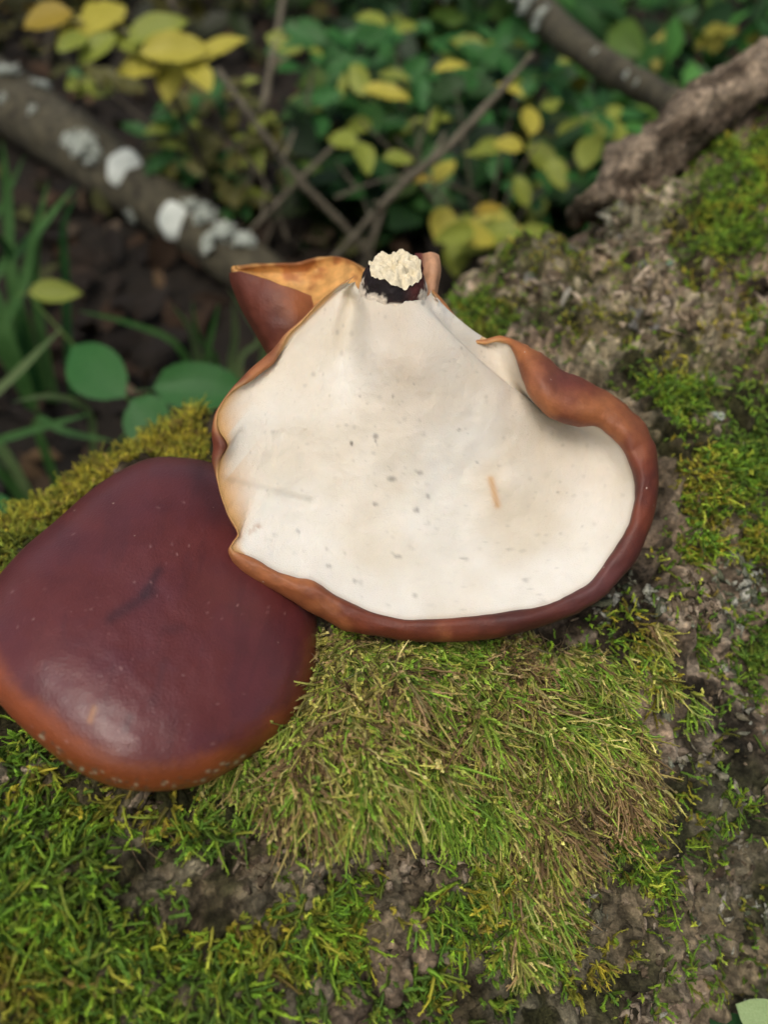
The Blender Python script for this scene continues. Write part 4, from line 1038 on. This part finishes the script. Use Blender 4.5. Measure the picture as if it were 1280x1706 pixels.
# ---- thick lichened branch
def branch_px(px_path, zoff):
    pts = []
    for x, y, rp in px_path:
        d = float(ground_depth(x, y, 0.0)); r = rp * d / F
        d = float(ground_depth(x, y, r * zoff)); pts.append(np.append(P(x, y, d), rp * d / F))
    return catmull(pts, 120)
bp = branch_px([(-170, 62, 54), (-60, 122, 53), (60, 200, 52), (160, 268, 51), (250, 330, 49), (340, 394, 46), (430, 458, 43), (540, 535, 40)], .75)
bb = thing('fallen_branch', 'thick dark fallen branch spotted with white round lichens', 'branch', np.array([bp[60, 0], bp[60, 1], float(ground_z(bp[60, 0], bp[60, 1]))]))
V, q, tr = tube(bp[:, :3], bp[:, 3], 40, .006, 22, 5); part('bark', V, q, tr, M['branch'], bb)
def on_branch(bpath, x, y):
    pxs, pys, dd = project(bpath[:, :3]); k = int(np.argmin((pxs - x) ** 2 + (pys - y) ** 2))
    c = bpath[k, :3]; d = dd[k]; w = P(x, y, d); T = norm(bpath[min(k + 1, 119), :3] - bpath[max(k - 1, 0), :3])
    off = w - c; off = off - T * (off @ T); view = norm(CAM - c); view = norm(view - T * (view @ T)); off = off - view * (off @ view)
    r = bpath[k, 3]; m = np.linalg.norm(off); m2 = min(m, r * .92); off = off / max(m, 1e-6) * m2
    n = norm(off + view * math.sqrt(max(r * r - m2 * m2, 1e-8)))
    return c + T * ((w - c) @ T) + n * r, n, d
def disc(parent, c, n, r, mat, seed):
    rg = np.random.default_rng(seed); na, m = 32, 8
    s1 = norm(np.cross(n, [.3, .1, .8])); s2 = np.cross(n, s1); a = np.linspace(0, 2 * np.pi, na, endpoint=False)
    rr = r * (1 + .06 * np.sin(a * 2 + rg.uniform(0, 6)) + .04 * np.sin(a * 5 + rg.uniform(0, 6)) + .012 * rg.normal(size=na))
    u = np.linspace(1, 0, m)
    V = c + (np.cos(a)[None, :, None] * s1 + np.sin(a)[None, :, None] * s2) * (u[:, None] * rr[None])[..., None] + n * (r * .30 * np.sqrt(np.clip(1 - u ** 2.5, 0, 1)) - r * .10)[:, None, None]
    I, J = np.meshgrid(np.arange(m - 1), np.arange(na), indexing='ij')
    q = np.stack([I * na + J, I * na + (J + 1) % na, (I + 1) * na + (J + 1) % na, (I + 1) * na + J], -1).reshape(-1, 4)
    return part('lichen_disc', V, q, None, mat, parent)
for i, (x, y, rp) in enumerate([(243, 306, 31), (320, 390, 29)]):
    c, n, d = on_branch(bp, x, y); n = norm(n + norm(CAM - c) * .8); disc(bb, c, n, rp * d / F, M['lichen_disc'], i)['label'] = 'round white lichen disc on the branch'
for i, (x, y, sp, k) in enumerate([(185, 275, 32, 26), (165, 265, 22, 18), (200, 290, 24, 18), (50, 148, 24, 22), (95, 158, 20, 18), (0, 150, 22, 18), (370, 385, 26, 24), (400, 412, 28, 26), (430, 425, 26, 22), (345, 365, 18, 16), (55, 200, 14, 12), (100, 215, 12, 12), (240, 372, 16, 14), (380, 430, 22, 18), (360, 362, 16, 14), (-40, 115, 22, 18), (30, 190, 12, 10)]):
    c, n, d = on_branch(bp, x, y); lichen(bb, c, n, sp * d / F * .95, M['lichen'], k * 2, .5, 40 + i, wf=.55)

# ---- branch leaning on the log, upper right
def path3(pts, m=90): return catmull([np.append(P(x, y, d), rp * d / F) for x, y, d, rp in pts], m)
b2 = path3([(1245, 268, .470, 20), (1150, 190, .56, 22), (1070, 145, .63, 23), (1000, 105, .70, 24), (940, 58, .78, 25), (890, 8, .88, 26), (850, -60, 1.02, 24), (800, -140, 1.30, 22)])
end = np.append(drop(b2[-1, :3], -.25, .7), b2[-1, 3] * .8); b2 = np.vstack([b2, catmull([b2[-1], (b2[-1] + end) / 2, end], 20)[1:]])
br2 = thing('fallen_branch', 'slim grey-brown branch leaning against the log with pale lichen on its far end', 'branch', end[:3] + [0, 0, .01])
V, q, tr = tube(b2[:, :3], b2[:, 3], 24, .0022, 40, 6); part('bark', V, q, tr, M['branch'], br2)
for i, (x, y, sp, k) in enumerate([(885, 5, 30, 26), (900, 28, 28, 26), (915, 48, 20, 18), (870, -20, 30, 22), (1065, 138, 10, 10), (1080, 150, 9, 8), (1010, 100, 9, 8), (925, 40, 16, 12)]):
    c, n, d = on_branch(b2[:120] if len(b2) >= 120 else np.vstack([b2, np.repeat(b2[-1:], 120 - len(b2), 0)]), x, y); lichen(br2, c, n, sp * d / F * .95, M['lichen'], k * 2, .45, 80 + i, wf=.55)

# ---- thin twigs
def twig(label, pts, mat, grp=None):
    p = path3(pts, 70); e = drop(p[-1, :3]) if p[-1, 2] > .01 else None
    if e is not None:
        e = e + [random.uniform(-.02, .02), .03, 0]; p = np.vstack([p, catmull([p[-1], np.append((p[-1, :3] + e) / 2, p[-1, 3]), np.append(e, p[-1, 3])], 14)[1:]])
    t = thing('twig', label, 'twig', p[-1, :3] + [0, 0, .008])
    V, q, tr = tube(p[:, :3], p[:, 3] * .64, 10, p[:, 3].mean() * .35, 60, 8); part('bark', V, q, tr, M[mat], t)
    for _ in range(2):
        k = random.randrange(12, 50); c = p[k, :3]; d = norm(np.array([random.gauss(0, 1), random.gauss(0, 1), .8]))
        V, q, tr = tube(catmull([c, c + d * .015, c + d * .03 + [0, 0, .004]], 10), np.linspace(p[k, 3] * .5, p[k, 3] * .25, 10), 6); part('side_shoot', V, q, tr, M[mat], t)
twig('curved olive-grey twig crossing from the yellow sapling down to the mushroom stem', [(362, 116, .74, 8), (400, 168, .75, 9), (440, 225, .77, 9), (500, 302, .80, 10), (555, 358, .83, 10), (605, 412, .86, 10), (650, 470, .90, 10)], 'twig')
twig('pale upright twig passing behind the curved twig', [(478, -30, .98, 8), (462, 55, .97, 9), (445, 150, .96, 9), (428, 250, .95, 7), (402, 365, .94, 6), (388, 430, .93, 6)], 'twig')
twig('straight brown-grey twig slanting through the green shrub', [(888, 90, .66, 8), (820, 168, .68, 9), (742, 250, .70, 11), (675, 305, .73, 10), (620, 362, .76, 10), (585, 402, .79, 10), (540, 450, .84, 9)], 'twig')
twig('thin faint twig running parallel below the curved twig', [(560, 240, .86, 5), (500, 300, .87, 6), (440, 362, .88, 6), (400, 402, .90, 6), (370, 440, .92, 6)], 'twig')
twig('dim grey stem rising left of the yellow sapling', [(100, -30, 1.36, 9), (88, 40, 1.36, 9), (78, 110, 1.36, 9), (72, 170, 1.36, 9)], 'darktwig')
twig('dark thick shaded stem rising behind the lichened branch', [(222, -30, 1.34, 16), (208, 60, 1.34, 16), (190, 150, 1.34, 16), (180, 210, 1.34, 17)], 'darktwig')
twig('short thin twig standing right behind the broken stem', [(650, 320, .80, 5), (635, 360, .81, 6), (618, 415, .82, 6), (600, 460, .84, 6)], 'twig')
twig('short leaning twig tip by the yellow leaves', [(280, -10, .90, 7), (300, 30, .90, 8), (322, 50, .92, 7)], 'darktwig')
twig('fine dark twig low in the gap behind the curled cap', [(545, 285, .92, 5), (515, 350, .93, 5), (490, 420, .94, 5)], 'darktwig')

twig('thin dark twig arching from the lichened branch towards the curled cap', [(330, 200, .86, 4), (400, 250, .87, 5), (450, 320, .88, 5), (480, 400, .90, 5)], 'darktwig')
twig('hair-thin pale twig crossing the straight twig near its middle', [(560, 330, .80, 4), (640, 300, .78, 4), (720, 300, .76, 4), (800, 330, .80, 4)], 'twig')
twig('thin brown twig rising beside the pale upright twig', [(520, 120, .95, 4), (505, 220, .94, 5), (470, 330, .93, 5), (430, 440, .93, 5)], 'darktwig')
twig('thin twig fork leaning behind the yellow-green leaves', [(720, 180, .84, 4), (690, 260, .84, 5), (640, 350, .85, 5), (600, 430, .87, 5)], 'darktwig')

# ---- leaf at the near lower right, in front of the log
lp = P(1262, 1700, .225)
lg = drop(lp + np.array([.05, -.06, 0]))
ll_ = thing('herb', 'pale green broad leaf poking up at the near foot of the log', 'plant', lg + [0, 0, .008])
stem(ll_, [lg, (lg + lp) / 2 + [.02, -.01, 0], lp + [.012, -.004, -.014]], .0014, .0009, 'stem_green')
leaf(ll_, P(1285, 1712, .222), 150, 120 * .222 / F, 84 * .222 / F, 'leaf_pale', 'oval', .1)
leaf(ll_, P(1215, 1722, .228), 170, 110 * .228 / F, 60 * .228 / F, 'leaf_dark', 'oval', .1)

# ------------------------------------------------------------------ undergrowth, litter (uncountable)
def leaf_cloud(name, label, cat, centers, size, cols, mat, flat=.5, curl=.25):
    n = len(centers)
    z = norm(rng.normal(size=(n, 3)) * flat + np.array([0, -.3, 1.0])); a = rng.normal(size=(n, 3)); x = norm(a - z * (a * z).sum(-1, keepdims=True)); y = np.cross(z, x)
    L = rng.uniform(*size, n)[:, None]; W = L * rng.uniform(.4, .65, (n, 1))
    u = np.array([0, .35, .7, 1.0]); w = np.array([.08, .5, .38, .02])
    rows = []
    for uu, ww in zip(u, w):
        c = centers + x * L * (uu - .5) - z * L * curl * (uu - .4) ** 2
        rows += [c - y * W * ww + z * W * .12 * (ww > .2), c, c + y * W * ww + z * W * .12 * (ww > .2)]
    V = np.stack(rows, 1); q = grid_quads(4, 3)
    Q = q[None] + (np.arange(n) * 12)[:, None, None]
    C = np.repeat(cols[:, None], 12, 1)
    o = obj(name, mesh_np(name, V.reshape(-1, 3), Q.reshape(-1, 4), None, C.reshape(-1, 3)), mat)
    return tag(o, label, cat, kind='stuff')
n = 5200
Y = rng.uniform(.25, 3.2, n); X = rng.uniform(-1, 1, n) * (.6 + .55 * Y)
c = np.stack([X, Y, ground_z(X, Y) + rng.uniform(.002, .03, n)], -1)
ln = np.cross(AX, c - LOGC); keep = np.linalg.norm(ln, axis=-1) > R_LOG + .03; c = c[keep]
leaf_cloud('leaf_litter', 'brown and ochre fallen leaves covering the forest floor', 'leaf litter', c, (.025, .055), pick(len(c), [((.03, .018, .009), 4), ((.055, .03, .014), 3), ((.10, .06, .025), 1.2), ((.07, .075, .018), 1.5), ((.016, .011, .007), 5), ((.15, .11, .07), .5)]) * rng.uniform(.35, .85, (len(c), 1)), M['litter'], .5)
n = 15000
Y = .85 + 3.7 * rng.uniform(0, 1, n) ** 1.3; X = rng.uniform(-1, 1, n) * (.7 + .7 * Y)
hmax = np.interp(Y, [.8, 1.3, 2, 4.5], [.07, .17, .38, .9]) * (.5 + .9 * np.clip(.5 + fbm(np.stack([X, Y, X * 0], -1), 2.2, 2, 601), 0, 1))
Z = ground_z(X, Y) + rng.uniform(0, 1, n) * hmax
c = np.stack([X, Y, Z], -1)
ln = np.linalg.norm(np.cross(AX, c - LOGC), axis=-1); px, py, dd = project(c)
dens = np.clip(.55 + 1.1 * fbm(c, 4, 2, 611), 0, 1)
keep = (ln > R_LOG + .06) & ~((px < 500) & (py > 60) & (c[:, 1] < 1.5)) & (rng.uniform(0, 1, n) < dens); c, px, py = c[keep], px[keep], py[keep]
gcol = pick(len(c), [((.02, .075, .015), 4), ((.035, .11, .02), 3), ((.012, .04, .01), 4), ((.07, .13, .02), 1.5), ((.15, .14, .02), .6)])
ocol = pick(len(c), [((.05, .05, .012), 3), ((.09, .085, .018), 2), ((.16, .11, .02), 1), ((.025, .03, .01), 3)])
wl = smooth(560, 330, px)[:, None]
leaf_cloud('undergrowth', 'dense dim green undergrowth filling the background of the forest', 'undergrowth', c, (.04, .085), (gcol * (1 - wl) + ocol * wl) * (1 + .8 * smooth(850, 1050, px))[:, None] * rng.uniform(.4, 1.15, (len(c), 1)), M['leafv'], .7)

# ------------------------------------------------------------------ the wood around the clearing: unseen trees added to darken the horizon
def tree_meshes(k):
    r = np.random.default_rng(700 + k); H_ = r.uniform(6, 8)
    tr_path = catmull([(0, 0, -.1), (.05 * r.normal(), .05 * r.normal(), H_ * .35), (.15 * r.normal(), .15 * r.normal(), H_ * .7), (.2 * r.normal(), .2 * r.normal(), H_ * .95)], 24)
    V, q, t = tube(tr_path, np.linspace(.13, .02, 24), 12, .02, 6, k)
    Vs, Qs, Ts = [V], [q], [t]; off = len(V); cl = []
    for i in range(11):
        b = tr_path[int(r.integers(6, 22))]; a = r.uniform(0, 6.28); L = r.uniform(.9, 1.8)
        tip = b + np.array([math.cos(a) * L, math.sin(a) * L, r.uniform(.1, .9)])
        V, q, t = tube(catmull([b, (b + tip) / 2 + [0, 0, .1], tip], 10), np.linspace(.035, .01, 10), 6); Vs.append(V); Qs.append(q + off); Ts.append(t + off); off += len(V); cl += [tip, (b + tip * 2) / 3]
    trunk = mesh_np('trunk', np.vstack(Vs), np.vstack(Qs), np.vstack(Ts)); trunk.materials.append(M['branch'])
    cl = np.array(cl + [tr_path[-1]]); n = 2600
    c = cl[r.integers(0, len(cl), n)] + r.normal(size=(n, 3)) * [.42, .42, .32]
    z = norm(r.normal(size=(n, 3)) * .7 + [0, 0, 1]); a = r.normal(size=(n, 3)); x = norm(a - z * (a * z).sum(-1, keepdims=True)); y = np.cross(z, x); L = r.uniform(.08, .17, (n, 1))
    V = np.stack([c - x * L * .6, c - y * L * .35, c + x * L * .6 - z * L * .1, c + y * L * .35], 1).reshape(-1, 3)
    col = pick(n, [((.04, .10, .02), 4), ((.07, .13, .025), 3), ((.16, .15, .02), 1)])
    crown = mesh_np('crown', V, np.arange(n * 4).reshape(-1, 4), None, np.repeat(col, 4, 0), smooth_=False); crown.materials.append(M['leafv'])
    return trunk, crown
TM = [tree_meshes(k) for k in range(3)]
for i in range(17):
    a = 2 * math.pi * i / 17 + random.uniform(-.12, .12); rad = random.uniform(4.2, 6.2)
    if math.cos(a) > .5: rad = max(rad, 4.8)
    x, y = math.sin(a) * rad, math.cos(a) * rad
    t = thing('tree', 'slim broadleaf tree of the wood added out of view to darken the horizon', 'tree', (x, y, -.02), 'trees around the clearing')
    t.rotation_euler = (0, 0, random.uniform(0, 6.28))
    for nm, me in zip(('trunk', 'crown'), TM[i % 3]):
        o = bpy.data.objects.new(nm, me); COL.objects.link(o); o.parent = t
